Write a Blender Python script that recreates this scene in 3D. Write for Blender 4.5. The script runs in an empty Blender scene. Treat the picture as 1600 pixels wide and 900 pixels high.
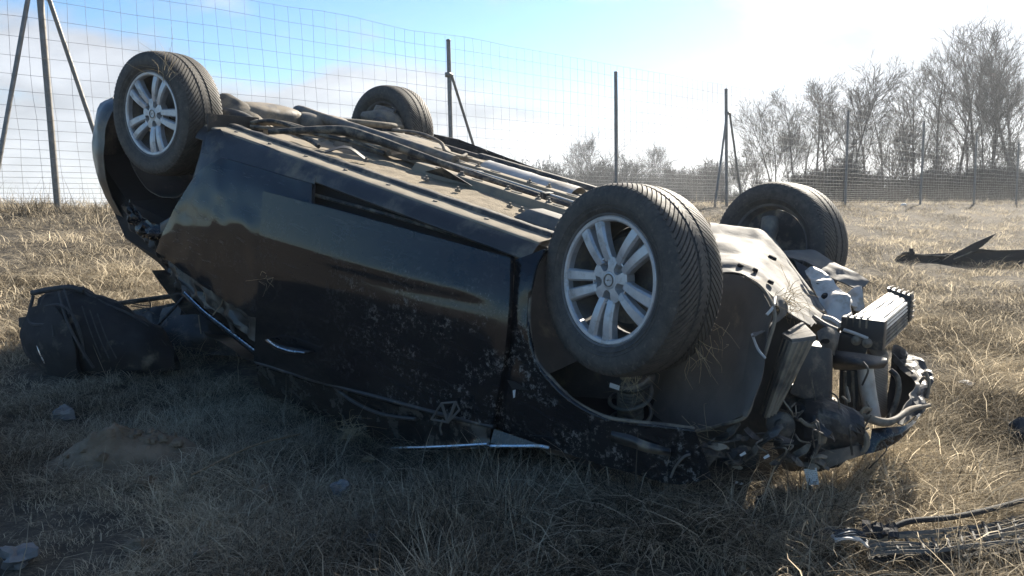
import bpy, bmesh, math, random
import numpy as np
from mathutils import Vector, Matrix, noise as mnoise

# ------------------------------------------------------------------ camera, sky, sun, exposure
scene = bpy.context.scene
COL = scene.collection
FPX = 1186.0                                   # focal length in pixels of the 1600-pixel-wide photograph
PITCH, ROLL = math.radians(6.4), 0.025
CAM = np.array([0.0, 0.0, 1.0])
FW = np.array([0, math.cos(PITCH), -math.sin(PITCH)])
_r0 = np.array([1.0, 0, 0]); _u0 = np.cross(_r0, FW)
RT = _r0 * math.cos(ROLL) - _u0 * math.sin(ROLL)
UP = np.cross(RT, FW)
cam_data = bpy.data.cameras.new('camera')
cam_data.sensor_width = 36.0
cam_data.lens = 36.0 * FPX / 1600.0
cam_data.clip_start = 0.05; cam_data.clip_end = 9000
cam = bpy.data.objects.new('camera', cam_data); COL.objects.link(cam)
cam.matrix_world = Matrix(((RT[0], UP[0], -FW[0], CAM[0]), (RT[1], UP[1], -FW[1], CAM[1]),
                           (RT[2], UP[2], -FW[2], CAM[2]), (0, 0, 0, 1)))
scene.camera = cam

SUN_AZ, SUN_EL = math.radians(33), math.radians(30)     # azimuth clockwise from +Y
SUN_DIR = Vector((math.sin(SUN_AZ) * math.cos(SUN_EL), math.cos(SUN_AZ) * math.cos(SUN_EL), math.sin(SUN_EL)))
world = bpy.data.worlds.new('World'); scene.world = world; world.use_nodes = True
def build_world():
    nt = world.node_tree; N = nt.nodes; L = nt.links; N.clear()
    out = N.new('ShaderNodeOutputWorld'); bg = N.new('ShaderNodeBackground'); bg.inputs['Strength'].default_value = 0.066
    sky = N.new('ShaderNodeTexSky'); sky.sky_type = 'NISHITA'; sky.sun_disc = False
    sky.sun_elevation = SUN_EL; sky.sun_rotation = SUN_AZ; sky.air_density = 1.0; sky.dust_density = 0.2; sky.ozone_density = 3.0
    tc = N.new('ShaderNodeTexCoord'); sep = N.new('ShaderNodeSeparateXYZ'); L.new(tc.outputs['Generated'], sep.inputs[0])
    def m(op, a, b=None, c=None):
        n = N.new('ShaderNodeMath'); n.operation = op
        for i, v in enumerate((a, b, c)):
            if v is None: continue
            if isinstance(v, (int, float)): n.inputs[i].default_value = v
            else: L.new(v, n.inputs[i])
        return n.outputs[0]
    zz = m('MAXIMUM', sep.outputs['Z'], 0.0)
    den = m('ADD', zz, 0.42)
    px = m('DIVIDE', sep.outputs['X'], den); py = m('DIVIDE', sep.outputs['Y'], den)
    cb = N.new('ShaderNodeCombineXYZ'); L.new(px, cb.inputs[0]); L.new(py, cb.inputs[1])
    mp = N.new('ShaderNodeMapping'); mp.inputs['Location'].default_value = (CLOUD_OFF[0], CLOUD_OFF[1], 0)
    mp.inputs['Scale'].default_value = (0.95, 1.25, 1); L.new(cb.outputs[0], mp.inputs[0])
    n1 = N.new('ShaderNodeTexNoise'); n1.inputs['Scale'].default_value = 1.35; n1.inputs['Detail'].default_value = 9; n1.inputs['Roughness'].default_value = 0.52
    n1.inputs['Distortion'].default_value = 0.25
    L.new(mp.outputs[0], n1.inputs['Vector'])
    n2 = N.new('ShaderNodeTexNoise'); n2.inputs['Scale'].default_value = 4.5; n2.inputs['Detail'].default_value = 8
    L.new(mp.outputs[0], n2.inputs['Vector'])
    # thicker cloud towards the sun's side of the sky
    dt = N.new('ShaderNodeVectorMath'); dt.operation = 'DOT_PRODUCT'; L.new(tc.outputs['Generated'], dt.inputs[0]); dt.inputs[1].default_value = tuple(SUN_DIR)
    sd = m('MULTIPLY', dt.outputs['Value'], 0.24)
    cov = m('ADD', m('MULTIPLY', n1.outputs['Fac'], 1.0), sd)
    cov = m('ADD', cov, m('MULTIPLY', m('SUBTRACT', n2.outputs['Fac'], 0.5), 0.10))
    hz = N.new('ShaderNodeMapRange'); hz.inputs['From Min'].default_value = 0.0; hz.inputs['From Max'].default_value = 0.16; hz.inputs['To Min'].default_value = 0.17; hz.inputs['To Max'].default_value = 0.0; L.new(zz, hz.inputs['Value'])
    cov = m('ADD', cov, hz.outputs[0])
    rp = N.new('ShaderNodeMapRange'); rp.interpolation_type = 'SMOOTHSTEP'; rp.inputs['From Min'].default_value = CLOUD_T[0]; rp.inputs['From Max'].default_value = CLOUD_T[1]; rp.inputs['To Max'].default_value = 0.92
    L.new(cov, rp.inputs['Value'])
    # cloud colour: shaded bases to bright tops, brighter by forward scattering near the sun
    sh = N.new('ShaderNodeMapRange'); sh.inputs['From Min'].default_value = 0.35; sh.inputs['From Max'].default_value = 0.65; sh.inputs['To Min'].default_value = 0.66; sh.inputs['To Max'].default_value = 1.08
    L.new(n2.outputs['Fac'], sh.inputs['Value'])
    fs = m('MULTIPLY_ADD', m('POWER', m('MAXIMUM', dt.outputs['Value'], 0.0), 3.0), 1.0, CLOUD_B)
    val = m('MULTIPLY', sh.outputs[0], fs)
    cc = N.new('ShaderNodeCombineXYZ'); L.new(m('MULTIPLY', val, 0.94), cc.inputs[0]); L.new(m('MULTIPLY', val, 0.975), cc.inputs[1]); L.new(m('MULTIPLY', val, 1.05), cc.inputs[2])
    mx = N.new('ShaderNodeMix'); mx.data_type = 'RGBA'
    L.new(rp.outputs[0], mx.inputs['Factor']); hsv = N.new('ShaderNodeHueSaturation'); hsv.inputs['Saturation'].default_value = 1.22; hsv.inputs['Value'].default_value = 0.95; L.new(sky.outputs[0], hsv.inputs['Color']); L.new(hsv.outputs[0], mx.inputs['A']); L.new(cc.outputs[0], mx.inputs['B'])
    L.new(mx.outputs['Result'], bg.inputs['Color']); L.new(bg.outputs[0], out.inputs[0])
CLOUD_OFF = (7.6, 17.75); CLOUD_T = (0.59, 0.71); CLOUD_B = 4.3
build_world()

sun_l = bpy.data.lights.new('sun', 'SUN'); sun_l.energy = 5.0; sun_l.angle = math.radians(0.53); sun_l.color = (1.0, 0.91, 0.77)
sun_o = bpy.data.objects.new('sun', sun_l); COL.objects.link(sun_o)
sun_o.rotation_euler = (-SUN_DIR).to_track_quat('-Z', 'Y').to_euler()
vs = scene.view_settings; vs.view_transform = 'Standard'; vs.look = 'None'; vs.gamma = 1.0; vs.use_curve_mapping = False; vs.exposure = 1.52
scene.render.engine = 'CYCLES'
scene.cycles.max_bounces = 5; scene.cycles.diffuse_bounces = 3; scene.cycles.glossy_bounces = 3; scene.cycles.transmission_bounces = 3; scene.cycles.volume_bounces = 0; scene.cycles.transparent_max_bounces = 8

# ------------------------------------------------------------------ measuring helpers (survey of the photograph)
def ray(x, y): return FW + RT * (x - 800) / FPX - UP * (y - 450) / FPX
FN = np.array([-0.664, 0.748]); FD = np.array([0.748, 0.664])         # fence normal and direction on the ground
_hs = np.array([-3000, -300, -30, -5, 0, 1.4, 3.4, 4.6, 8.9, 10.0, 14, 40, 120, 400, 3000.])
_hz = np.array([-3, -2.5, -1.0, -.55, -.24, 0.0, .05, .22, 1.04, 1.10, 1.0, .6, -.5, -3, -12])
def _h(s): return np.interp(s, _hs, _hz)
_HS = np.concatenate([np.linspace(-3000, -20, 60), np.arange(-19.95, 60, .05), np.linspace(61, 3000, 80)])
_HZ = sum(_h(_HS + d) for d in (-.6, -.3, 0, .3, .6)) / 5
def gz0(x, y):
    s = FN[0] * x + FN[1] * y; t = FD[0] * x + FD[1] * y
    h = np.interp(s, _HS, _HZ)
    h = h + .12 * np.exp(-((x - 1.0) / .9) ** 2 - ((y - 2.25) / .85) ** 2)
    return h - 0.0165 * np.clip(t - 1.6, -10, 60) * np.clip(s / 8.9, 0, 1)
def lump(x, y):
    v = Vector((x * 1.7, y * 1.7, 0.3)); w = Vector((x * 6.1, y * 6.1, 4.0))
    return 0.035 * mnoise.noise(v) + 0.014 * mnoise.noise(w)
def gz(x, y): return float(gz0(x, y)) + lump(x, y)
def G(x, y, lift=0.0):
    d = ray(x, y); t = 0.8
    while t < 400:
        p = CAM + d * t
        if p[2] <= gz0(p[0], p[1]): break
        t *= 1.006
    p = CAM + d * t; p[2] = gz(p[0], p[1]) + lift
    return p
# the car's own frame: a = forwards, b = towards its far side, u = towards its belly (which looks up)
CB = np.array([[0.7809380515975398, 0.5863123118268871, 0.21534537972115353],
               [-0.5608571790053789, 0.8099798030710056, -0.17138244768698546],
               [-0.2749090473686983, 0.013061072592443696, 0.9613815184709813]])
CT = np.array([-1.3169215845698041, 4.615340434465422, 1.3870116477612565])
_co = CB.T @ (CAM - CT)
def C(x, y, b=None, u=None, a=None):
    d = CB.T @ ray(x, y)
    i, v = (0, a) if a is not None else ((1, b) if b is not None else (2, u))
    return _co + d * (v - _co[i]) / d[i]
def car_w(p): return CB @ np.asarray(p) + CT
_su = np.array([-1.25, -1.1, -.9, -.75, -.6, -.4, -.2, 0, .08, .14])
_sb = np.array([-.62, -.70, -.80, -.86, -.885, -.895, -.885, -.86, -.82, -.77])
def S(x, y, off=0.0):                            # a point on the near flank of the body
    b = -.87
    for _ in range(6):
        p = C(x, y, b=b); b = float(np.interp(p[2], _su, _sb)) - off
    return C(x, y, b=b)

# ------------------------------------------------------------------ mesh helpers
def link(name, me, mat=None, parent=None):
    o = bpy.data.objects.new(name, me); COL.objects.link(o)
    if parent is not None: o.parent = parent
    if mat is not None and len(me.materials) == 0: me.materials.append(mat)
    return o
def mk(name, V, F, mat=None, parent=None, smooth=True):
    me = bpy.data.meshes.new(name); me.from_pydata([tuple(map(float, v)) for v in V], [], [tuple(map(int, f)) for f in F]); me.update()
    if smooth: me.polygons.foreach_set('use_smooth', [True] * len(me.polygons))
    return link(name, me, mat, parent)
def empty(name, loc=(0, 0, 0)):
    o = bpy.data.objects.new(name, None); COL.objects.link(o); o.location = loc; o.empty_display_size = 0.1
    return o
def tag(o, label=None, cat=None, group=None, kind=None):
    if label: o['label'] = label
    if cat: o['category'] = cat
    if group: o['group'] = group
    if kind: o['kind'] = kind
    return o
def cr(P, n):                                     # Catmull-Rom resampling of a polyline
    P = np.asarray(P, float)
    if len(P) < 2: return np.repeat(P, n, 0)
    Q = np.vstack([2 * P[0] - P[1], P, 2 * P[-1] - P[-2]])
    ts = np.linspace(0, len(P) - 1, n); k = np.minimum(ts.astype(int), len(P) - 2); f = (ts - k)[:, None]
    a, b, c, d = Q[k], Q[k + 1], Q[k + 2], Q[k + 3]
    return 0.5 * (2 * b + (c - a) * f + (2 * a - 5 * b + 4 * c - d) * f ** 2 + (3 * b - a - 3 * c + d) * f ** 3)
def grid(name, rows, mat, parent=None, nu=16, nv=8, thick=.003, crumple=0.0, cs=6.0, seed=0, func=None, smooth=True, rag=0.0):
    n0 = max(len(r) for r in rows)
    rows = [cr(r, nu) for r in rows]
    M = np.array([cr([r[i] for r in rows], nv) for i in range(nu)])          # nu x nv x 3
    M = M.transpose(1, 0, 2)
    if func is not None:
        for j in range(nv):
            for i in range(nu): M[j, i] = func(M[j, i], i / (nu - 1), j / (nv - 1))
    du = np.gradient(M, axis=1); dv = np.gradient(M, axis=0); nn = np.cross(du, dv)
    nn /= (np.linalg.norm(nn, axis=2, keepdims=True) + 1e-9)
    if crumple or rag:
        for j in range(nv):
            for i in range(nu):
                p = Vector(M[j, i]) * cs + Vector((seed * 3.7, seed * 1.3, seed * 7.1))
                if crumple:
                    q = (abs(mnoise.noise(p)) - 0.22) * 1.6 + 0.5 * mnoise.noise(p * 2.7)
                    M[j, i] += nn[j, i] * crumple * q
                if rag and (j == nv - 1):
                    M[j, i] += (M[j - 1, i] - M[j, i]) * rag * (0.5 + mnoise.noise(p * 5))
        du = np.gradient(M, axis=1); dv = np.gradient(M, axis=0); nn = np.cross(du, dv)
        nn /= (np.linalg.norm(nn, axis=2, keepdims=True) + 1e-9)
    A = M.reshape(-1, 3); Bk = (M - nn * thick).reshape(-1, 3); K = nu * nv
    V = np.vstack([A, Bk]); F = []
    for j in range(nv - 1):
        for i in range(nu - 1):
            q = j * nu + i
            F.append((q, q + 1, q + nu + 1, q + nu)); F.append((K + q, K + q + nu, K + q + nu + 1, K + q + 1))
    for i in range(nu - 1):
        F.append((i + 1, i, K + i, K + i + 1)); q = (nv - 1) * nu + i; F.append((q, q + 1, K + q + 1, K + q))
    for j in range(nv - 1):
        q = j * nu; F.append((q, q + nu, K + q + nu, K + q)); q += nu - 1; F.append((q + nu, q, K + q, K + q + nu))
    o = mk(name, V, F, mat, parent, smooth)
    if smooth:
        try: o.data.set_sharp_from_angle(angle=math.radians(22 if crumple > .012 else 50))
        except Exception: pass
    return o
def frames(P):
    T = np.gradient(P, axis=0); T /= np.linalg.norm(T, axis=1, keepdims=True) + 1e-9
    n = np.cross(T[0], [0, 0, 1.0]);
    if np.linalg.norm(n) < 1e-3: n = np.cross(T[0], [1.0, 0, 0])
    out = []
    for t in T:
        n = n - t * (n @ t); n /= np.linalg.norm(n) + 1e-9; out.append((n.copy(), np.cross(t, n)))
    return out
def tube_data(P, r, n=8, cap=True):
    P = np.asarray(P, float); m_ = len(P); r = np.broadcast_to(np.asarray(r, float), (m_,))
    V, F = [], []
    for k, (a, b) in enumerate(frames(P)):
        for i in range(n):
            th = 2 * math.pi * i / n; V.append(P[k] + r[k] * (a * math.cos(th) + b * math.sin(th)))
    for k in range(m_ - 1):
        for i in range(n):
            j = (i + 1) % n; F.append((k * n + i, k * n + j, (k + 1) * n + j, (k + 1) * n + i))
    if cap: F.append(tuple(range(n - 1, -1, -1))); F.append(tuple((m_ - 1) * n + i for i in range(n)))
    return V, F
def tube(name, P, r, mat, parent=None, n=8, sub=6, rad=None):
    P = np.asarray(P, float); Q = cr(P, (len(P) - 1) * sub + 1) if len(P) > 2 else P
    rr = r if rad is None else np.interp(np.linspace(0, 1, len(Q)), np.linspace(0, 1, len(rad)), rad)
    V, F = tube_data(Q, rr, n); o = mk(name, V, F, mat, parent)
    try: o.data.set_sharp_from_angle(angle=math.radians(55))
    except Exception: pass
    return o
def join_data(parts):
    V, F = [], []
    for v, f in parts:
        k = len(V); V += list(v); F += [tuple(i + k for i in q) for q in f]
    return V, F
def hexa(name, c8, mat, parent=None, bevel=0.004, seg=2, jit=0.0):
    """box from 8 corners: four of one end in a ring, then the four of the other end"""
    bm = bmesh.new(); vs_ = [bm.verts.new(tuple(map(float, c))) for c in c8]
    for f in ((0, 1, 2, 3), (7, 6, 5, 4), (0, 4, 5, 1), (1, 5, 6, 2), (2, 6, 7, 3), (3, 7, 4, 0)): bm.faces.new([vs_[i] for i in f])
    bmesh.ops.recalc_face_normals(bm, faces=bm.faces)
    if jit:
        bmesh.ops.subdivide_edges(bm, edges=bm.edges[:], cuts=3, use_grid_fill=True)
        for v in bm.verts:
            nz = mnoise.noise_vector(v.co * 9); v.co += nz * jit
    if bevel:
        es = [e for e in bm.edges if len(e.link_faces) == 2 and e.calc_face_angle() > 0.6]
        bmesh.ops.bevel(bm, geom=es, offset=bevel, segments=seg, affect='EDGES', profile=.6)
    me = bpy.data.meshes.new(name); bm.to_mesh(me); bm.free()
    me.polygons.foreach_set('use_smooth', [True] * len(me.polygons))
    try: me.set_sharp_from_angle(angle=math.radians(40))
    except Exception: pass
    return link(name, me, mat, parent)
def box(name, lo, hi, mat, parent=None, bevel=.004, jit=0.0):
    (x0, y0, z0), (x1, y1, z1) = lo, hi
    return hexa(name, [(x0, y0, z0), (x1, y0, z0), (x1, y1, z0), (x0, y1, z0), (x0, y0, z1), (x1, y0, z1), (x1, y1, z1), (x0, y1, z1)], mat, parent, bevel, jit=jit)
def plate(name, pts, nrm, thick, mat, parent=None, bevel=0.0015):
    """flat or slightly bent outline with real thickness"""
    pts = [np.asarray(p, float) for p in pts]; nrm = np.asarray(nrm, float); nrm = nrm / np.linalg.norm(nrm)
    bm = bmesh.new(); A = [bm.verts.new(tuple(p)) for p in pts]; Bv = [bm.verts.new(tuple(p + nrm * thick)) for p in pts]
    n = len(pts); f1 = bm.faces.new(A); f2 = bm.faces.new(Bv[::-1])
    for i in range(n): bm.faces.new((A[(i + 1) % n], A[i], Bv[i], Bv[(i + 1) % n]))
    bmesh.ops.triangulate(bm, faces=[f1, f2]); bmesh.ops.recalc_face_normals(bm, faces=bm.faces)
    me = bpy.data.meshes.new(name); bm.to_mesh(me); bm.free()
    return link(name, me, mat, parent)
def lathe_data(prof, n, ax=1):
    V, F = [], []; m_ = len(prof)
    for i in range(n):
        th = 2 * math.pi * i / n
        for (r, w) in prof: V.append((r * math.cos(th), w, r * math.sin(th)))
    for i in range(n):
        j = (i + 1) % n
        for k in range(m_ - 1): F.append((i * m_ + k, i * m_ + k + 1, j * m_ + k + 1, j * m_ + k))
    return V, F
def auto(o, deg=35):
    try: o.data.set_sharp_from_angle(angle=math.radians(deg))
    except Exception: pass
    return o

# ------------------------------------------------------------------ materials
class MT:
    def __init__(s, name):
        s.m = bpy.data.materials.new(name); s.m.use_nodes = True; s.nt = s.m.node_tree; s.N = s.nt.nodes; s.L = s.nt.links
        s.N.clear(); s.out = s.N.new('ShaderNodeOutputMaterial'); s.p = s.N.new('ShaderNodeBsdfPrincipled'); s.L.new(s.p.outputs[0], s.out.inputs[0])
        s.tc = s.N.new('ShaderNodeTexCoord')
    def noise(s, scale, detail=5, rough=.55, coord='Object', stretch=None, dist=0):
        n = s.N.new('ShaderNodeTexNoise'); n.inputs['Scale'].default_value = scale; n.inputs['Detail'].default_value = detail; n.inputs['Roughness'].default_value = rough
        n.inputs['Distortion'].default_value = dist
        src = s.tc.outputs[coord]
        if stretch:
            mp = s.N.new('ShaderNodeMapping'); mp.inputs['Scale'].default_value = stretch; s.L.new(src, mp.inputs[0]); src = mp.outputs[0]
        s.L.new(src, n.inputs['Vector']); return n.outputs['Fac']
    def rng(s, v, a, b, c=0.0, d=1.0):
        n = s.N.new('ShaderNodeMapRange'); n.interpolation_type = 'SMOOTHSTEP'; s.L.new(v, n.inputs['Value'])
        for k, x in zip(('From Min', 'From Max', 'To Min', 'To Max'), (a, b, c, d)): n.inputs[k].default_value = x
        return n.outputs[0]
    def math(s, op, a, b):
        n = s.N.new('ShaderNodeMath'); n.operation = op
        for i, v in enumerate((a, b)):
            if isinstance(v, (int, float)): n.inputs[i].default_value = v
            else: s.L.new(v, n.inputs[i])
        return n.outputs[0]
    def mix(s, fac, a, b):
        n = s.N.new('ShaderNodeMix'); n.data_type = 'RGBA'
        for k, v in (('Factor', fac), ('A', a), ('B', b)):
            if isinstance(v, (int, float)): n.inputs[k].default_value = v
            elif isinstance(v, tuple): n.inputs[k].default_value = (*v, 1)
            else: s.L.new(v, n.inputs[k])
        return n.outputs['Result']
    def fmix(s, fac, a, b):
        n = s.N.new('ShaderNodeMix'); n.data_type = 'FLOAT'
        for k, v in (('Factor', fac), ('A', a), ('B', b)):
            if isinstance(v, (int, float)): n.inputs[k].default_value = v
            else: s.L.new(v, n.inputs[k])
        return n.outputs['Result']
    def set(s, **k):
        for key, v in k.items():
            inp = s.p.inputs[key.replace('_', ' ')]
            if isinstance(v, tuple): inp.default_value = (*v, 1) if len(v) == 3 else v
            elif isinstance(v, (int, float)): inp.default_value = v
            else: s.L.new(v, inp)
        return s
    def bump(s, h, strength=.3, dist=.01):
        b = s.N.new('ShaderNodeBump'); b.inputs['Strength'].default_value = strength; b.inputs['Distance'].default_value = dist
        s.L.new(h, b.inputs['Height']); s.L.new(b.outputs[0], s.p.inputs['Normal']); return s
DUST = (.25, .21, .155)
def simple(name, c1, c2, scale=8, rough=.7, metal=0.0, bump=.2, bscale=60, dust=0.0, dscale=7, r2=None, dist=.004):
    t = MT(name); base = t.mix(t.rng(t.noise(scale), .3, .7), c1, c2); rr = rough
    if dust:
        dm = t.math('MULTIPLY', t.rng(t.noise(dscale, 8, .65), .62 - .45 * dust, .78 - .3 * dust), min(1, .55 + .45 * dust))
        base = t.mix(dm, base, DUST); rr = t.fmix(dm, rough, .95)
        if metal: metal = t.fmix(dm, metal, 0.0)
    t.set(Base_Color=base, Roughness=rr, Metallic=metal)
    if bump: t.bump(t.noise(bscale, 6), bump, dist)
    return t.m
def make_paint():
    t = MT('black_car_paint')
    sc = t.noise(9, 9, .7, stretch=(1.0, 1.0, 5.0), dist=.6)           # rub marks along the flank
    film = t.rng(t.noise(2.2, 6, .6, dist=.4), .45, .80, 0.0, .06)
    spk = t.math('MULTIPLY', t.rng(t.noise(48, 5, .8), .53, .60), t.rng(t.noise(6.5, 6, .65), .45, .58))
    sep = t.N.new('ShaderNodeSeparateXYZ'); t.L.new(t.tc.outputs['Object'], sep.inputs[0])
    front = t.math('MULTIPLY', t.rng(sep.outputs['X'], 1.35, 2.5, .12, 1.0), t.rng(sep.outputs['Z'], .08, -.28))
    spk = t.math('MULTIPLY', spk, front)
    rub = t.math('MULTIPLY', t.rng(sc, .54, .70, 0, .55), t.rng(sep.outputs['X'], 1.1, .1, .15, 1.0))
    d = t.math('MINIMUM', t.math('ADD', t.math('ADD', film, rub), t.math('MULTIPLY', spk, .85)), 1.0)
    col = t.mix(d, (.010, .011, .013), (.17, .165, .155))
    t.set(Base_Color=col, Roughness=t.fmix(d, .10, .85), Metallic=0.0, Specular_IOR_Level=.30, Coat_Weight=t.fmix(d, .22, 0.0), Coat_Roughness=.03)
    t.bump(t.noise(9, 3), .10, .01)
    return t.m
M = {}
M['paint'] = make_paint()
M['paint_dirty'] = simple('scraped_black_paint', (.012, .013, .015), (.05, .048, .045), 14, .35, 0, .3, 40, dust=.35, dscale=11)
M['belly'] = simple('dusty_underbody', (.12, .108, .09), (.20, .175, .14), 6, .8, 0, .35, 90, dust=.75, dscale=9)
M['belly_dark'] = simple('dark_underbody', (.022, .023, .025), (.05, .047, .043), 7, .6, 0, .3, 70, dust=.35, dscale=12)
M['felt'] = simple('fibre_floor_cover', (.20, .165, .115), (.29, .24, .17), 22, .98, 0, .9, 160, dust=.3, dscale=30, dist=.01)
M['liner'] = simple('arch_liner_felt', (.075, .073, .07), (.10, .096, .09), 9, .95, 0, .4, 220, dust=.18, dscale=6)
M['plastic'] = simple('black_plastic', (.016, .017, .019), (.03, .031, .033), 9, .5, 0, .25, 60, dust=.22, dscale=13)
M['plastic_dusty'] = simple('dusty_black_plastic', (.03, .03, .031), (.06, .057, .052), 8, .7, 0, .3, 70, dust=.6, dscale=10)
M['plastic_matt'] = simple('matt_black_plastic', (.012, .012, .013), (.022, .022, .023), 9, .85, 0, .25, 60)
M['rubber'] = simple('hose_rubber', (.014, .014, .015), (.03, .03, .03), 12, .6, 0, .2, 90, dust=.45, dscale=20)
M['tin'] = simple('heat_shield_aluminium', (.38, .37, .355), (.5, .49, .47), 10, .45, .4, .25, 50, dust=.35, dscale=6)
M['tray'] = simple('dusty_metal_tray', (.075, .073, .07), (.14, .133, .122), 7, .75, 0.0, .3, 60, dust=.22, dscale=8)
M['galv'] = simple('raw_galvanised_steel', (.40, .39, .37), (.52, .50, .47), 12, .6, .1, .25, 60, dust=.35, dscale=14)
M['alloy'] = simple('silver_alloy_lacquer', (.42, .43, .45), (.50, .51, .53), 30, .36, .4, .05, 80, dust=.22, dscale=26)
M['barrel'] = simple('dirty_rim_barrel', (.10, .10, .10), (.17, .165, .16), 20, .7, .2, .1, 80, dust=.3, dscale=16)
M['steel'] = simple('dark_steel', (.10, .098, .095), (.17, .16, .15), 18, .6, .6, .3, 70, dust=.5, dscale=14)
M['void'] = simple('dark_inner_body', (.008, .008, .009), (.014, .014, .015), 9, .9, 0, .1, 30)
M['post'] = simple('galvanised_fence_post', (.17, .165, .155), (.24, .23, .215), 14, .55, .5, .12, 60, dust=.25, dscale=18)
M['wire'] = simple('galvanised_wire', (.15, .15, .15), (.21, .21, .205), 10, .7, .1, 0)
M['white'] = simple('white_plastic_scrap', (.55, .55, .54), (.68, .68, .66), 20, .6, 0, .3, 70, dust=.15, dscale=20)
M['stone'] = simple('pale_stone', (.11, .11, .115), (.20, .20, .20), 14, .9, 0, .6, 50, dust=.2, dscale=15)
M['soil'] = simple('dry_soil', (.13, .10, .068), (.22, .17, .12), 12, 1.0, 0, .9, 60, dist=.02)
M['leaf'] = simple('dead_leaf', (.13, .095, .06), (.22, .17, .11), 22, .9, 0, .4, 60)
M['cloth'] = simple('black_backpack_fabric', (.014, .0145, .016), (.026, .026, .027), 10, .85, 0, .5, 320, dust=.2, dscale=7)
M['webbing'] = simple('black_webbing', (.035, .036, .038), (.06, .06, .06), 30, .8, 0, .3, 300)
M['chrome'] = simple('bright_trim', (.55, .56, .58), (.65, .66, .68), 16, .25, .9, .05, 60, dust=.25, dscale=22)
def make_glass():
    t = MT('dark_tinted_glass'); d = t.rng(t.noise(12, 8, .65), .42, .72, 0, .6)
    t.set(Base_Color=t.mix(d, (.012, .013, .014), (.11, .10, .085)), Roughness=t.fmix(d, .12, .8)); return t.m
M['glass'] = make_glass()
def make_rubber_tyre():
    t = MT('tyre_rubber'); d = t.rng(t.noise(32, 8, .75), .32, .68, .10, .46)
    sp = t.rng(t.noise(60, 4), .60, .70, 0, .7)
    d = t.math('MINIMUM', t.math('ADD', d, t.math('MULTIPLY', sp, .5)), 1.0)
    t.set(Base_Color=t.mix(d, (.020, .020, .021), (.17, .150, .122)), Roughness=t.fmix(d, .6, .95)); t.bump(t.noise(180, 4), .25, .003); return t.m
M['tyre'] = make_rubber_tyre()
def make_core():
    t = MT('radiator_core'); w = t.N.new('ShaderNodeTexWave'); w.bands_direction = 'Z'; w.inputs['Scale'].default_value = 60; t.L.new(t.tc.outputs['Object'], w.inputs[0])
    w2 = t.N.new('ShaderNodeTexWave'); w2.bands_direction = 'Y'; w2.inputs['Scale'].default_value = 60; t.L.new(t.tc.outputs['Object'], w2.inputs[0])
    f = t.math('MULTIPLY', w.outputs['Fac'], w2.outputs['Fac'])
    t.set(Base_Color=t.mix(f, (.06, .055, .05), (.34, .31, .26)), Roughness=.6, Metallic=.3); t.bump(f, .6, .006); return t.m
M['core'] = make_core()
def make_label():
    t = MT('printed_paper_label'); br = t.N.new('ShaderNodeTexBrick'); mp = t.N.new('ShaderNodeMapping'); mp.inputs['Scale'].default_value = (60, 60, 60)
    t.L.new(t.tc.outputs['UV'], mp.inputs[0]); mp.inputs['Scale'].default_value = (7, 9, 1); n = t.noise(1.0, 2, coord='UV', stretch=(16, 9, 1))
    w = t.N.new('ShaderNodeTexWave'); w.bands_direction = 'Y'; w.inputs['Scale'].default_value = 2.6; t.L.new(t.tc.outputs['UV'], w.inputs[0])
    f = t.math('MULTIPLY', t.rng(n, .5, .58), t.rng(w.outputs['Fac'], .5, .62))
    t.set(Base_Color=t.mix(f, (.62, .63, .63), (.12, .12, .13)), Roughness=.7); return t.m
M['label'] = make_label()

def make_ground():
    t = MT('dry_field_ground')
    a = t.rng(t.noise(.9, 6, .6), .35, .65); b = t.noise(9, 8, .7); c = t.noise(55, 5, .7, stretch=(1, 2.2, 1), dist=1.0)
    straw = t.mix(t.rng(c, .4, .64), (.06, .05, .036), (.30, .25, .175))
    soil = t.mix(b, (.035, .03, .024), (.085, .072, .054))
    f = t.math('MULTIPLY', t.rng(b, .40, .60), t.rng(a, 0, 1, .55, 1.0))
    t.set(Base_Color=t.mix(f, soil, straw), Roughness=1.0); t.bump(c, .8, .03); return t.m
M['ground'] = make_ground()
def make_grass(name, pal, transl=.35):
    t = MT(name); at = t.N.new('ShaderNodeAttribute'); at.attribute_name = 'tint'
    oi = t.N.new('ShaderNodeObjectInfo')
    r = t.N.new('ShaderNodeValToRGB'); el = r.color_ramp.elements
    for i, (p, c) in enumerate(pal):
        e = el[i] if i < 2 else el.new(p)
        e.position = p; e.color = (*c, 1)
    pn = t.N.new('ShaderNodeTexNoise'); pn.inputs['Scale'].default_value = 1.1; pn.inputs['Detail'].default_value = 4; t.L.new(oi.outputs['Location'], pn.inputs['Vector'])
    v = t.math('ADD', t.math('MULTIPLY', at.outputs['Fac'], .62), t.math('MULTIPLY', oi.outputs['Random'], .14))
    v = t.math('ADD', v, t.rng(pn.outputs['Fac'], .3, .7, -.18, .30))
    t.L.new(v, r.inputs[0])
    t.N.remove(t.p); t.p = t.N.new('ShaderNodeBsdfDiffuse'); t.L.new(r.outputs[0], t.p.inputs[0])
    tr = t.N.new('ShaderNodeBsdfTranslucent'); t.L.new(r.outputs[0], tr.inputs[0])
    mx = t.N.new('ShaderNodeMixShader'); mx.inputs[0].default_value = transl; t.L.new(t.p.outputs[0], mx.inputs[1]); t.L.new(tr.outputs[0], mx.inputs[2]); t.L.new(mx.outputs[0], t.out.inputs[0])
    return t.m
M['straw'] = make_grass('dry_grass_blades', [(0.0, (.035, .031, .025)), (1.0, (.82, .72, .54)), (.25, (.14, .122, .096)), (.5, (.41, .355, .268)), (.75, (.65, .565, .425))], .55)
M['bark'] = simple('bare_bark', (.05, .046, .042), (.10, .09, .08), 3, .9, 0, .3, 20)
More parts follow.
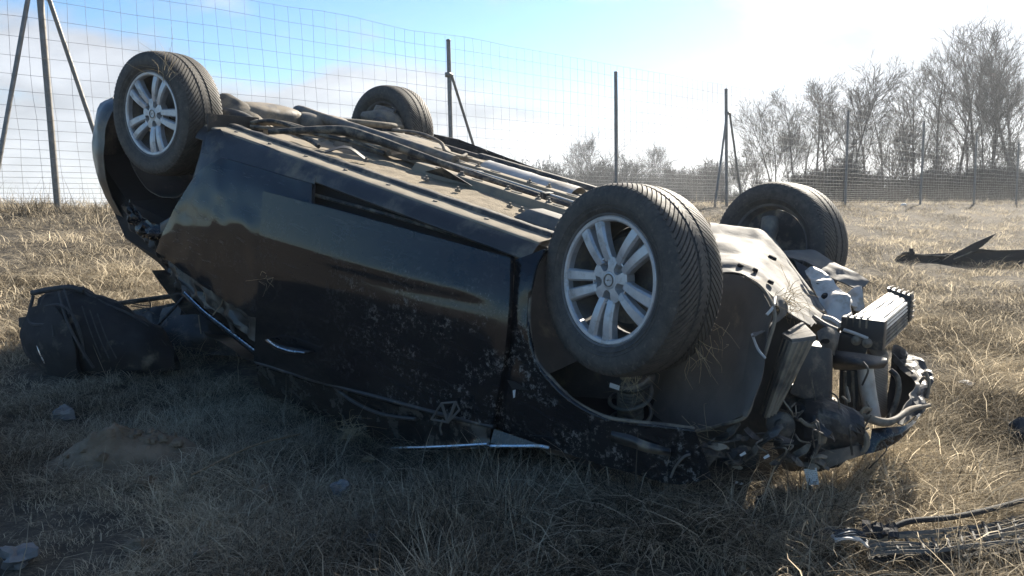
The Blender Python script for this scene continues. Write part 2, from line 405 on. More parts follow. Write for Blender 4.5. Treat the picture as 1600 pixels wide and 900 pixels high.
M['twig'] = simple('bare_twigs', (.045, .041, .038), (.08, .07, .063), 3, .9, 0, 0)

# ------------------------------------------------------------------ ground
def build_ground():
    na, nr = 260, 190
    ang = np.concatenate([np.linspace(-46, 46, 200), np.linspace(46, 314, na - 200 + 2)[1:-1]]); ang = np.radians(ang); na = len(ang)
    rad = np.concatenate([np.geomspace(.4, 14, 120), np.geomspace(14, 5000, 71)[1:]]); nr = len(rad)
    V = [(0, 0, gz(0, 0))]; F = []
    for r in rad:
        for a in ang:
            x, y = r * math.sin(a), r * math.cos(a); z = float(gz0(x, y))
            if r < 60: z += lump(x, y)
            V.append((x, y, z))
    for i in range(na): F.append((0, 1 + (i + 1) % na, 1 + i))
    for k in range(nr - 1):
        for i in range(na):
            j = (i + 1) % na; F.append((1 + k * na + i, 1 + k * na + j, 1 + (k + 1) * na + j, 1 + (k + 1) * na + i))
    tag(mk('ground', V, F, M['ground']), kind='structure')
build_ground()


# ------------------------------------------------------------------ fence
def fence_pt(t, h=0.0):
    x, y = FN * 8.9 + FD * t; return np.array([x, y, float(gz0(x, y)) + h])
def fence_t(px, py):
    d = ray(px, py); s = FN[0] * d[0] + FN[1] * d[1]; k = 8.9 / s; p = CAM + d * k
    return FD @ p[:2], p[2]
def build_fence():
    root = empty('wire_mesh_fence', fence_pt(1.6)); tag(root, 'tall galvanised wire mesh fence running behind the overturned car', 'fence')
    inv = np.array(root.location)
    def L(p): return np.asarray(p) - inv
    posts = [(74, 150, None), (698, 63, 63), (961, 113, 113), (1137, 140, 140), (1324, 173, 173), (1442, 190, 190), (1526, 210, 210), (1592, 222, 222)]
    T = []
    for px, py, top in posts:
        t, z = fence_t(px, py); base = fence_pt(t)
        T.append((t, base, (z - base[2]) if top else 2.62))
    step = T[1][0] - T[0][0]
    te = T[-1][0]
    for t in (T[0][0] - step, te + 4.5, te + 9): T.append((t, fence_pt(t), 2.55))
    d3 = np.array([FD[0], FD[1], 0]); n3 = np.array([FN[0], FN[1], 0])
    rng = random.Random(5)
    for i, (t, b, h) in enumerate(T):
        lean = np.array([rng.uniform(-.015, .015), rng.uniform(-.015, .015), 0])
        P = [L(b + [0, 0, -.3]), L(b + [0, 0, h] + lean * h)]
        p = tube('post', P, .032, M['post'], root, n=12)
        V, F = join_data([tube_data([L(b + [0, 0, h - .005] + lean * h), L(b + [0, 0, h + .02] + lean * h)], [.036, .03], 12)])
        mk('post_cap', V, F, M['post'], p)
        braces = {0: (-1, 1), 1: (1,), 3: (-1, 1)}.get(i, ())
        for sgn in braces:
            hh = 2.28 if i == 0 else (h * .8)
            run = .62 if i == 0 else (.80 if i == 1 else .55)
            foot = fence_pt(t + sgn * run); foot = foot - n3 * .05
            A = b + [0, 0, hh] + d3 * sgn * .05 - n3 * .02
            br = tube('brace', [L(foot - [0, 0, .15]), L(A)], .022, M['post'], root, n=10)
            V, F = join_data([tube_data([L(A - d3 * sgn * .06), L(A + d3 * sgn * .012)], .027, 10)]); mk('clamp', V, F, M['post'], br)
        if braces:
            V, F = tube_data([L(b + [0, 0, hh - .03]), L(b + [0, 0, hh + .03])], .043, 12); mk('clamp', V, F, M['post'], p)
    t0, t1 = T[8][0], T[-1][0]
    hs = [.05, .10, .15, .20, .25, .30, .355, .41, .47, .54, .62, .71, .81, .92, 1.05, 1.2, 1.36, 1.53, 1.71, 1.9, 2.09, 2.28, 2.46]
    def wob(t, h): return np.array([0.0, 0, 1]) * (.018 * mnoise.noise(Vector((t * .9, h * 2.0, 1.0))) * (1 if h < 2.4 else 2)) - n3 * .038
    for h in hs:
        ts = np.arange(t0, t1, .45); P = [L(fence_pt(t, h) + wob(t, h)) for t in ts]
        V, F = tube_data(P, np.interp(ts, [4, 24], [.0020, .0030]), 3, False); mk('line_wire', V, F, M['wire'], root)
    t = t0; k = 0
    while t < t1 and k < 292:
        hh = np.linspace(.05, 2.46, 12)
        P = []
        for h in hh:
            tt = t + .035 * mnoise.noise(Vector((t * 1.3, h * 1.1, 7.0))) + .012 * mnoise.noise(Vector((t * 5, h * 5, 2.0)))
            P.append(L(fence_pt(tt, h) + wob(tt, h) - n3 * .003))
        V, F = tube_data(P, float(np.interp(t, [4, 24], [.0018, .0026])), 3, False); mk('stay_wire', V, F, M['wire'], root); t += .17 if t < 20 else .21; k += 1
build_fence()

# ------------------------------------------------------------------ bare trees
def tree_data(seed, height, lean=0.0, spread=1.0, first=.3, stems=1, n1=16, droop=0.0, dense=1.0):
    rng = random.Random(seed); trunkV, crown = [], []
    def wander(p, d, length, seg, curl, upb):
        pts = [np.array(p)]; d = np.array(d, float)
        for _ in range(seg):
            d = d + np.array([rng.gauss(0, curl), rng.gauss(0, curl), rng.gauss(0, curl * .6) + upb]); d /= np.linalg.norm(d)
            pts.append(pts[-1] + d * length / seg)
        return np.array(pts)
    def twig_data(P, r0, r1, n):
        d = P[-1] - P[0]; dx, dy, dz = d; l = math.hypot(dx, dy)
        ax, ay = (-dy / l, dx / l) if l > 1e-4 else (1.0, 0.0)
        L3 = math.sqrt(dx * dx + dy * dy + dz * dz) + 1e-9; bx, by, bz = -dz * ay / L3, dz * ax / L3, (dx * ay - dy * ax) / L3
        V, F, m_ = [], [], len(P); cs = [(math.cos(6.2832 * i / n), math.sin(6.2832 * i / n)) for i in range(n)]
        for k in range(m_):
            r = r0 + (r1 - r0) * k / (m_ - 1); x, y, z = P[k]
            for c, s in cs: V.append((x + r * (ax * c + bx * s), y + r * (ay * c + by * s), z + r * bz * s))
        for k in range(m_ - 1):
            for i in range(n): j = (i + 1) % n; F.append((k * n + i, k * n + j, (k + 1) * n + j, (k + 1) * n + i))
        return V, F
    def side(d, ang):
        d = np.array(d); q = np.array([rng.gauss(0, 1), rng.gauss(0, 1), rng.gauss(0, .5)]); q -= d * (q @ d); q /= np.linalg.norm(q) + 1e-9
        r = d * math.cos(ang) + q * math.sin(ang); return r / np.linalg.norm(r)
    def branch(p, d, length, r, lev):
        seg = (6, 5, 4, 3, 2)[lev]; P = wander(p, d, length, seg, (.09, .12, .14, .15, .16)[lev], .09 if lev < 3 else (.06 - droop))
        crown.append(twig_data(P, r, max(r * .35, .0065), (5, 4, 3, 3, 3)[lev]))
        if lev >= 4: return
        n = int(round((0, 6, 4, 3)[lev] * dense)) if lev else 6
        for _ in range(n):
            f = rng.uniform(.25, 1.0); k = min(int(f * (len(P) - 1)), len(P) - 2); q = P[k] + (P[k + 1] - P[k]) * (f * (len(P) - 1) - k)
            dd = P[k + 1] - P[k]; dd /= np.linalg.norm(dd) + 1e-9
            branch(q, side(dd, rng.uniform(.35, .75)), length * rng.uniform(.44, .70), max(r * .5, .0085), lev + 1)
    for s_ in range(stems):
        a = rng.uniform(0, 6.28); d0 = np.array([lean + (.22 * math.cos(a) if stems > 1 else 0), .22 * math.sin(a) if stems > 1 else 0, 1.0]); d0 /= np.linalg.norm(d0)
        hgt = height * (.86 if s_ == 0 else rng.uniform(.6, .8)); P = wander((0, 0, -.3), d0, hgt, 9, .05, .03)
        R = np.linspace(.0125 * height, .02, len(P)) * (1 if stems == 1 else .75); R[0] *= 1.25
        trunkV.append(tube_data(P, R, 7))
        for k in range(n1):
            f = first + (1 - first) * ((k + rng.random()) / n1); i = min(int(f * (len(P) - 1)), len(P) - 2); q = P[i] + (P[i + 1] - P[i]) * (f * (len(P) - 1) - i)
            dd = P[i + 1] - P[i]; dd /= np.linalg.norm(dd)
            ln = height * spread * (.34 * (1 - f) + .15) * rng.uniform(.7, 1.2)
            branch(q, side(dd, rng.uniform(.38, .80)), ln, max(.42 * R[i], .02), 1)
    return join_data(trunkV), join_data(crown)
TREE_ME = {}
def tree_mesh(key, **kw):
    (tv, tf), (cv, cf) = tree_data(**kw)
    a = bpy.data.meshes.new('trunk'); a.from_pydata([tuple(v) for v in tv], [], tf); a.materials.append(M['bark'])
    b = bpy.data.meshes.new('crown'); b.from_pydata([tuple(v) for v in cv], [], cf); b.materials.append(M['twig'])
    for me in (a, b): me.polygons.foreach_set('use_smooth', [True] * len(me.polygons))
    TREE_ME[key] = (a, b, kw['height'])
tree_mesh('tall', seed=3, height=12, spread=.85, first=.36, n1=16)
tree_mesh('tall2', seed=11, height=12, spread=.9, first=.38, n1=15, lean=-.10)
tree_mesh('lean', seed=23, height=12, spread=.8, first=.42, n1=13, lean=-.30)
tree_mesh('thin', seed=31, height=12, spread=.6, first=.36, n1=14)
tree_mesh('fork', seed=47, height=10, spread=.95, first=.25, stems=2, n1=12)
tree_mesh('round', seed=59, height=8, spread=1.25, first=.22, n1=18, dense=1.15)
tree_mesh('bush', seed=71, height=5, spread=1.1, first=.1, stems=3, n1=9, dense=.9)
def tree(key, px, ytop, depth, rot, label, name='bare_tree', group='bare trees behind the fence', ybase=None):
    d = ray(px, 300.0); k = depth / d[1]; x, y = (CAM + d * k)[:2]; z = float(gz0(x, y))
    ztop = (CAM + ray(px, ytop) * (depth / ray(px, ytop)[1]))[2]; sc = (ztop - z) / (TREE_ME[key][2] * .97)
    r = empty(name, (x, y, z)); r.rotation_euler = (0, 0, rot); r.scale = (sc, sc, sc); tag(r, label, 'tree', group)
    link('trunk', TREE_ME[key][0], None, r); link('crown', TREE_ME[key][1], None, r)
for a in [
    ('fork', 1215, 150, 46, .4, 'slender forked bare tree leaning left, leftmost of the tall trees behind the fence'),
    ('tall', 1272, 128, 44, 1.9, 'bare tree with wide fine crown, second of the tall trees from the left'),
    ('fork', 1322, 96, 40, 2.9, 'broad forked bare tree rising behind the leaning dark fence post'),
    ('thin', 1352, 120, 47, .7, 'thin straight bare tree close beside the broad forked one'),
    ('lean', 1468, 72, 42, .25, 'tall bare tree leaning strongly to the left with arching top'),
    ('bush', 1402, 205, 40, 1.0, 'low many-stemmed bare tree between the forked and the leaning trees'),
    ('tall2', 1492, 85, 44, 1.2, 'tall bare tree just right of the leaning tree'),
    ('tall', 1522, 44, 46, 4.0, 'very tall upright bare tree in the right part of the wood'),
    ('thin', 1552, 62, 50, 2.2, 'thin tall bare tree second from the right edge'),
    ('tall2', 1592, 24, 42, 5.2, 'tallest bare tree at the right edge of the picture'),
    ('thin', 1438, 150, 56, 3.3, 'small thin bare tree standing behind the leaning tree'),
    ('tall', 1236, 140, 50, 3.1, 'bare tree with drooping twigs between the two leftmost tall trees'),
    ('tall2', 1300, 120, 52, .2, 'bare tree partly hidden behind the broad forked one'),
    ('thin', 1418, 128, 50, 1.4, 'slim bare tree left of the foot of the leaning tree'),
    ('fork', 1540, 100, 40, 4.6, 'forked bare tree with two trunks near the right edge'),
    ('fork', 1388, 185, 52, 3.0, 'small forked bare tree low behind the second plain post'),
    ('tall', 1572, 88, 56, 2.7, 'bare tree with dense twigs just left of the tallest one'),
    ('thin', 1508, 120, 58, 5.5, 'thin bare tree between two taller ones right of the leaning tree'),
    ('thin', 1380, 130, 60, .9, 'thin far bare tree right of the broad forked one'),
    ('tall2', 1450, 165, 62, 2.9, 'lower far bare tree half hidden behind the leaning trunk'),
    ('thin', 1255, 170, 58, 4.4, 'thin far bare tree behind the two leftmost tall trees'),
    ('tall', 1430, 110, 48, 5.0, 'bare tree standing left behind the arching crown of the leaning tree'),
    ('bush', 1330, 215, 44, 2.2, 'low bushy bare tree at the foot of the broad forked one'),
    ('bush', 1480, 205, 43, 3.7, 'low bushy bare tree at the foot of the leaning one'),
    ('bush', 1560, 195, 44, .6, 'low bushy bare tree near the right edge'),
    ('round', 985, 262, 98, 1.0, 'small round bare tree left of the one standing alone'),
    ('round', 1050, 268, 90, 4.2, 'low round bare tree right of the one standing alone'),
    ('bush', 1112, 250, 70, 2.0, 'bushy bare tree just left behind the braced post'),
    ('round', 1240, 215, 52, 2.6, 'lower bushy bare tree under the two leftmost tall trees'),
    ('round', 903, 228, 95, .3, 'round-crowned dense bare tree in the distance left of the thin dark post'),
    ('round', 1027, 237, 100, 2.0, 'round bare tree standing alone in the distance between two fence posts'),
    ('bush', 950, 256, 92, 1.1, 'small distant bare tree just behind the thin dark post'),
    ('bush', 858, 252, 105, 2.4, 'distant small bare tree at the left end of the far tree row'),
    ('bush', 812, 262, 110, 3.9, 'faintest small distant bare tree just above the belly of the car'),
    ('bush', 1082, 262, 80, .9, 'small bare tree left of the braced fence post'),
    ('bush', 1160, 232, 60, 5.0, 'bushy bare tree right behind the braced fence post'),
    ('thin', 1185, 205, 62, 1.5, 'slim bare tree just right of the braced fence post')]:
    tree(*a)
def scatter_stuff(name, label, cat, pts, meshes, mats_done=True):
    """one uncountable mass: points carrying a mesh index, a turn and a scale"""
    src = bpy.data.collections.new(name + '_pieces')
    for i, me in enumerate(meshes):
        o = bpy.data.objects.new('%s_piece_%02d' % (name, i), me); src.objects.link(o)
    P = np.array([p[0] for p in pts], float)
    me = bpy.data.meshes.new(name); me.from_pydata([tuple(v) for v in P], [], []); 
    at = me.attributes.new('idx', 'INT', 'POINT'); at.data.foreach_set('value', [int(p[1]) for p in pts])
    at = me.attributes.new('rot', 'FLOAT_VECTOR', 'POINT'); at.data.foreach_set('vector', np.array([p[2] for p in pts], float).ravel())
    at = me.attributes.new('scl', 'FLOAT', 'POINT'); at.data.foreach_set('value', [float(p[3]) for p in pts])
    o = link(name, me); tag(o, label, cat, kind='stuff')
    ng = bpy.data.node_groups.new(name + '_scatter', 'GeometryNodeTree')
    ng.interface.new_socket('Geometry', in_out='INPUT', socket_type='NodeSocketGeometry'); ng.interface.new_socket('Geometry', in_out='OUTPUT', socket_type='NodeSocketGeometry')
    N, L = ng.nodes, ng.links; gi = N.new('NodeGroupInput'); go = N.new('NodeGroupOutput')
    ci = N.new('GeometryNodeCollectionInfo'); ci.inputs['Collection'].default_value = src; ci.inputs['Separate Children'].default_value = True; ci.inputs['Reset Children'].default_value = True
    ip = N.new('GeometryNodeInstanceOnPoints'); ip.inputs['Pick Instance'].default_value = True
    def na(nm, ty):
        n = N.new('GeometryNodeInputNamedAttribute'); n.data_type = ty; n.inputs['Name'].default_value = nm
        return next(s for s in n.outputs if s.enabled and s.name == 'Attribute')
    L.new(gi.outputs[0], ip.inputs['Points']); L.new(ci.outputs[0], ip.inputs['Instance']); L.new(na('idx', 'INT'), ip.inputs['Instance Index'])
    er = N.new('FunctionNodeEulerToRotation'); L.new(na('rot', 'FLOAT_VECTOR'), er.inputs[0]); L.new(er.outputs[0], ip.inputs['Rotation'])
    L.new(na('scl', 'FLOAT'), ip.inputs['Scale']); L.new(ip.outputs[0], go.inputs[0])
    md = o.modifiers.new('scatter', 'NODES'); md.node_group = ng
    return o
def build_undergrowth():
    rng = random.Random(77); meshes = []
    for s in range(4):
        (tv, tf), (cv, cf) = tree_data(seed=200 + s, height=3.2, spread=1.3, first=.05, stems=4, n1=8, dense=.85)
        V, F = join_data([(tv, tf), (cv, cf)]); me = bpy.data.meshes.new('shrub'); me.from_pydata([tuple(v) for v in V], [], F); me.materials.append(M['twig']); meshes.append(me)
    pts = []
    for k in range(240):
        px = rng.uniform(1060, 1720); dep = rng.uniform(33, 62)
        if px < 1180: dep += 22
        d = ray(px, 300); x, y = (CAM + d * dep / d[1])[:2]
        s = FN[0] * x + FN[1] * y
        if s < 11: continue
        pts.append(((x, y, float(gz0(x, y)) - .1), rng.randrange(4), (0, 0, rng.uniform(0, 6.28)), rng.uniform(.35, .75) * (1.0 if px > 1230 else .8)))
    for k in range(85):
        px = rng.uniform(740, 1130); dep = rng.uniform(85, 130); d = ray(px, 300); x, y = (CAM + d * dep / d[1])[:2]
        pts.append(((x, y, float(gz0(x, y)) - .1), rng.randrange(4), (0, 0, rng.uniform(0, 6.28)), rng.choice([1.0, 1.2, 1.3, 1.6, 2.1]) * rng.uniform(.85, 1.1)))
    scatter_stuff('undergrowth', 'tangled bare brown undergrowth beneath the trees beyond the fence', 'undergrowth', pts, meshes)
    # far wood on the horizon beyond the left of the fence
    pts = []
    for k in range(500):
        px = rng.uniform(-200, 800); dep = rng.uniform(420, 520); d = ray(px, 300); x, y = (CAM + d * dep / d[1])[:2]
        pts.append(((x, y, float(gz0(x, y)) - .5), rng.randrange(4), (0, 0, rng.uniform(0, 6.28)), rng.uniform(1.6, 2.7)))
    scatter_stuff('far_wood', 'thin dark line of far-off woods on the horizon at left', 'wood', pts, meshes)
build_undergrowth()

# ------------------------------------------------------------------ the overturned car
car = empty('overturned_car')
car.matrix_world = Matrix(((*CB[0], CT[0]), (*CB[1], CT[1]), (*CB[2], CT[2]), (0, 0, 0, 1)))
tag(car, 'wrecked black hatchback lying on its roof with all four wheels in the air', 'car')
def px_row(pts, **k): return [C(x, y, **k) for x, y in pts]
def s_row(pts, off=0.0): return [S(x, y, off) for x, y in pts]

# inner body: cabin, engine bay and boot as one dark shell
def build_shell():
    def roof(a): return float(np.interp(a, [-.75, -.5, -.2, .3, 1.2, 1.8, 2.3, 2.7, 3.05], [-.40, -.70, -.93, -1.0, -.98, -.88, -.66, -.48, -.34]))
    secs = [(-.72, .5), (-.36, .5), (-.36, .5), (.38, .5), (.40, .76), (1.0, .76), (1.6, .76), (2.24, .76), (2.26, .40), (2.7, .40), (3.05, .40)]
    V, F = [], []
    for a, w in secs:
        r = roof(a); top = .09; mid = max(-.42, r * .55); blt = max(-.66, r * .8)
        wl = .76 if a < 2.25 else .405
        q = [(w, top), (w, mid), (wl, mid - .01), (wl, blt), (.56, r), (-.56, r), (-wl, blt), (-wl, mid - .01), (-w, mid), (-w, top)]
        V += [(a, b, u) for b, u in q]
    n = 10
    for k in range(len(secs) - 1):
        for i in range(n): j = (i + 1) % n; F.append((k * n + i, k * n + j, (k + 1) * n + j, (k + 1) * n + i))
    F.append(tuple(range(n))[::-1]); F.append(tuple((len(secs) - 1) * n + i for i in range(n)))
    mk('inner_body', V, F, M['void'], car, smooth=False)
    # crushed roof skin
    rows = []
    for b in (-.60, -.3, 0, .3, .60): rows.append([(a, b, roof(a) - .03 - .03 * math.cos(b * 2)) for a in (-.35, .2, .7, 1.2, 1.6, 1.95)])
    grid('roof', rows, M['paint_dirty'], car, 24, 14, .004, crumple=.03, cs=3, seed=3)
build_shell()

grid('bonnet', [[(a, b, u + .04 * (b / .8) ** 2) for a, u in ((2.35, -.68), (2.6, -.60), (2.9, -.56), (3.2, -.53), (3.45, -.48))] for b in (-.80, -.4, 0, .4, .80)], M['paint_dirty'], car, 26, 20, .004, crumple=.04, cs=4, seed=9)  # crushed bonnet, put in and lowered to block light under the nose
# ---- belly
def rail(name, b0, b1, a0, a1, u0, u1, mat, holes=True, slope=.012, jit=0.0):
    o = hexa(name, [(a0, b0, u0), (a0, b1, u0), (a0 + .02, b1 - slope, u1), (a0 + .02, b0 + slope, u1), (a1, b0, u0), (a1, b1, u0), (a1 - .02, b1 - slope, u1), (a1 - .02, b0 + slope, u1)], mat, car, .006)
    if holes:                                      # oval drain holes as dark recessed plugs
        k = a0 + .15; w = (b1 - b0) * .22; c = (b0 + b1) / 2
        while k < a1 - .1:
            n = 14; V = [(k + .028 * math.cos(6.283 * i / n), c + w * math.sin(6.283 * i / n), u1 + .0022) for i in range(n)] + [(k + .028 * math.cos(6.283 * i / n), c + w * math.sin(6.283 * i / n), u1 - .003) for i in range(n)]
            F = [tuple(range(n))] + [(i, i + n, (i + 1) % n + n, (i + 1) % n) for i in range(n)]
            mk('drain_hole', V, F, M['void'], o, False); k += .22
    return o
# floor pan pressed with shallow ribs
def floor_fn(p, i, j):
    p[2] += .006 * math.sin(p[0] * 26) * (1 if .75 < p[0] < 2.2 else .3); return p
grid('floor_pan', [[(a, b, .118 + (.03 if abs(b - .1) < .12 else 0)) for a in (.30, .9, 1.5, 2.0, 2.36)] for b in (-.72, -.5, -.3, -.05, .1, .25, .4, .7)], M['belly'], car, 60, 40, .004, crumple=.004, cs=9, func=floor_fn)
# rockers with their bolted flanges
def build_rockers():
    prof = [(.640, .120), (.643, .154), (.660, .158), (.678, .155), (.684, .142), (.692, .139), (.765, .134), (.779, .127), (.800, .108), (.816, .082), (.818, .072), (.790, .066), (.73, .064)]
    for sg in (-1, 1):
        rows = [[(a, sg * b, u) for a in (.34, .7, 1.1, 1.5, 1.9, 2.2, 2.36)] for b, u in prof[6:]]
        r = grid('rocker_panel', rows, M['rocker'], car, 40, 34, .003, crumple=.003, cs=5, seed=sg + 3)
        rows = [[(a, sg * b, u) for a in (.34, .7, 1.1, 1.5, 1.9, 2.2, 2.34)] for b, u in prof[:5]]
        grid('jacking_rail', rows, M['belly_dark'], car, 40, 12, .003, crumple=.004, cs=7, seed=sg + 8)
        rows = [[(a, sg * b, u + .0015) for a in (.34, .7, 1.1, 1.5, 1.9, 2.2, 2.355)] for b, u in prof[4:8]]
        r = grid('sill_flange', rows, M['sunlit_dust'], car, 40, 12, .003, crumple=.002, cs=8, seed=sg + 5)
        for a in np.arange(.52, 2.3, .26):
            V, F = join_data([tube_data([(a, sg * .725, .137), (a, sg * .725, .146)], [.011, .009], 8)]); mk('bolt', V, F, M['steel'], r, False)
M['rocker'] = simple('dusty_rocker_paint', (.020, .021, .024), (.040, .040, .041), 6, .34, 0, .15, 60, dust=.30, dscale=5)
M['sunlit_dust'] = simple('road_dust_painted_sunlit', (.19, .165, .125), (.27, .235, .18), 12, .95, 0, .4, 120)  # dust tan, made paler to imitate sun on the sill flange
build_rockers()
grid('fibre_floor_cover', [[(a, b, .150 + .004 * math.sin(9 * a + 5 * b)) for a in (.98, 1.4, 1.8, 2.12)] for b in (-.625, -.52, -.40, -.31)], M['felt'], car, 40, 16, .012, crumple=.008, cs=8, seed=4)
grid('fibre_floor_cover', [[(a, b, .140 + .004 * math.sin(9 * a + 5 * b)) for a in (.85, 1.3, 1.75, 2.1)] for b in (.36, .46, .56, .63)], M['felt'], car, 40, 12, .012, crumple=.006, cs=8, seed=14)
rail('chassis_rail', -.335, -.245, 1.30, 2.30, .13, .188, M['belly'])
rail('chassis_rail', -.085, -.005, .55, 2.30, .13, .205, M['belly'])
rail('chassis_rail', .215, .285, .80, 2.30, .12, .188, M['belly'])
rail('chassis_rail', .640, .70, .9, 2.28, .12, .165, M['belly_dark'], False)
rail('cross_member', -.60, .62, 2.24, 2.34, .11, .150, M['belly'], False)
rail('cross_member', -.20, .62, .60, .70, .11, .150, M['belly'], False)
# bracket with an oval opening in front of the near wheel
hexa('jack_bracket', [(2.10, -.60, .15), (2.30, -.60, .15), (2.30, -.44, .15), (2.10, -.44, .15), (2.15, -.57, .195), (2.30, -.57, .195), (2.30, -.47, .195), (2.15, -.47, .195)], M['tray'], car, .01)
# exhaust and heat shields
tube('exhaust_pipe', [(.02, .02, .185), (.10, -.02, .212), (.35, -.07, .214), (.75, -.09, .212), (1.1, -.085, .208), (1.35, -.08, .20)], .031, M['steel'], car, 14)
grid('heat_shield', [[(a, .10 + b, .150 + .075 * math.sqrt(max(0, 1 - (b / .088) ** 2))) for a in (1.42, 1.46, 1.6, 1.8, 1.93, 1.97)] for b in np.linspace(-.085, .085, 9)], M['tin'], car, 20, 18, .002, crumple=.003, cs=12)
grid('heat_shield', [[(a, .08 + b, .140 + .060 * math.sqrt(max(0, 1 - (b / .088) ** 2))) for a in (2.02, 2.08, 2.2, 2.36)] for b in np.linspace(-.085, .085, 9)], M['tin'], car, 14, 16, .002, crumple=.003, cs=12, seed=5)
tube('exhaust_pipe', [(1.30, .10, .16), (1.7, .10, .17), (2.4, .07, .16)], .03, M['steel'], car, 12)
# pipes and hoses
tube('brake_pipe', [(.55, -.48, .165), (.80, -.42, .19), (1.05, -.30, .20), (1.35, -.20, .205), (1.7, -.165, .20), (2.05, -.15, .195), (2.3, -.13, .19)], .0065, M['tin'], car, 6)
tube('fuel_hose', [(.62, -.62, .17), (.85, -.40, .235), (1.02, -.33, .235), (1.2, -.26, .215), (1.5, -.195, .19), (1.9, -.175, .18), (2.3, -.16, .17)], .020, M['rubber'], car, 8, rad=[.012, .026, .022, .018, .016, .014])
tube('fuel_hose', [(.40, -.56, .17), (.55, -.54, .21), (.75, -.48, .20), (.95, -.36, .195), (1.1, -.31, .18)], .011, M['rubber'], car, 8)
tube('breather_hose', [(.42, -.52, .18), (.55, -.46, .20), (.72, -.38, .19), (.88, -.25, .20), (1.0, -.16, .19)], .014, M['plastic_dusty'], car, 8)
tube('breather_hose', [(.45, -.60, .16), (.60, -.50, .175), (.80, -.52, .17), (.92, -.56, .165)], .010, M['rubber'], car, 8)
tube('brake_pipe', [(.55, -.35, .17), (.8, -.3, .175), (1.05, -.22, .18)], .006, M['tin'], car, 6)
tube('handbrake_cable', [(.50, .34, .20), (.75, .30, .23), (1.0, .20, .23), (1.1, .14, .20), (1.18, .16, .19), (1.16, .24, .20)], .010, M['plastic_dusty'], car, 8)
grid('pipe_cover', [[(.80, -.45, .17), (.92, -.38, .20), (1.05, -.30, .19), (1.12, -.27, .175)], [(.82, -.36, .20), (.95, -.30, .235), (1.05, -.24, .22), (1.14, -.21, .19)], [(.86, -.26, .17), (.98, -.22, .20), (1.08, -.19, .195), (1.15, -.17, .18)]], M['plastic_dusty'], car, 14, 10, .004, crumple=.006, cs=14)
# fuel tank and rear silencer
def blob(name, c, r, mat, e=.6, jit=.006, seed=0, nu=22, nv=12):
    V, F = [], []
    sg = lambda v, p: math.copysign(abs(v) ** p, v)
    for j in range(nv + 1):
        ph = -math.pi / 2 + math.pi * j / nv
        for i in range(nu):
            th = 2 * math.pi * i / nu
            p = np.array([sg(math.cos(ph), e) * sg(math.cos(th), e), sg(math.cos(ph), e) * sg(math.sin(th), e), sg(math.sin(ph), e)]) * r + c
            p = p + np.array(mnoise.noise_vector(Vector(p) * 7 + Vector((seed, 0, 0)))) * jit; V.append(p)
    for j in range(nv):
        for i in range(nu): k = (i + 1) % nu; F.append((j * nu + i, j * nu + k, (j + 1) * nu + k, (j + 1) * nu + i))
    return mk(name, V, F, mat, car)
blob('fuel_tank', np.array([.62, .22, .12]), np.array([.24, .36, .065]), M['plastic_dusty'], .5)
blob('rear_silencer', np.array([.20, -.32, .17]), np.array([.11, .20, .075]), M['steel'], .55, seed=3)
blob('rear_silencer', np.array([.30, -.02, .17]), np.array([.10, .16, .06]), M['steel'], .55, seed=6)
tube('rear_axle_beam', [(.05, -.62, .12), (.06, -.3, .14), (.06, 0, .145), (.06, .3, .14), (.05, .64, .12)], .045, M['steel'], car, 12)
tube('anti_roll_bar', [(.15, -.5, .16), (.24, .1, .19), (.34, .45, .20), (.30, .62, .19)], .02, M['plastic_dusty'], car, 12)
for sg in (-1, 1):
    tube('trailing_arm', [(.45, sg * .50, .14), (.25, sg * .56, .17), (.02, sg * .62, .13)], .04, M['belly_dark'], car, 10, rad=[.03, .045, .05])
grid('rear_subframe_cover', [[(-.10, -.66, .10), (.10, -.62, .20), (.25, -.58, .20), (.38, -.55, .15)], [(-.1, -.55, .17), (.08, -.52, .26), (.22, -.5, .25), (.36, -.47, .17)], [(-.1, -.45, .12), (.08, -.42, .20), (.24, -.4, .19), (.4, -.38, .13)]], M['plastic_dusty'], car, 18, 14, .006, crumple=.01, cs=10, seed=2)
# far flank: broken rocker edge standing above the belly
plate('far_edge_trim', [(.42, .80, .10), (.42, .80, .18), (.62, .80, .19), (.63, .80, .17), (.86, .80, .172), (.88, .80, .15), (1.0, .80, .16), (1.02, .80, .14), (1.1, .8, .15), (1.12, .8, .125), (2.3, .80, .135), (2.3, .80, .08)], (0, 1, 0), .012, M['plastic'], car)
grid('far_flank', [[(a, .78, .12) for a in (.4, 1.2, 2.3)], [(a, .87, -.05) for a in (.4, 1.2, 2.3)], [(a, .89, -.4) for a in (.4, 1.2, 2.3)], [(a, .86, -.7) for a in (.4, 1.2, 2.3)]], M['paint'], car, 24, 14, .004)
grid('far_rear_flank', [[(a, .78, u) for a, u in ((-.55, -.05), (-.4, -.2), (0, -.32), (.36, -.15), (.42, .08))], [(a, .88, u) for a, u in ((-.6, -.3), (-.4, -.4), (0, -.42), (.36, -.4), (.45, -.3))], [(a, .84, u) for a, u in ((-.6, -.5), (-.4, -.62), (0, -.7), (.36, -.7), (.45, -.7))]], M['paint'], car, 24, 12, .004)
grid('far_front_wing', [[(a, .78, u) for a, u in ((2.3, .08), (2.36, -.15), (2.66, -.30), (3.0, -.15), (3.15, .0))], [(a, .87, u) for a, u in ((2.3, -.2), (2.4, -.33), (2.66, -.4), (3.0, -.3), (3.2, -.2))], [(a, .80, u) for a, u in ((2.3, -.6), (2.4, -.58), (2.66, -.5), (3.0, -.42), (3.2, -.35))]], M['paint_dirty'], car, 24, 12, .004, crumple=.02)

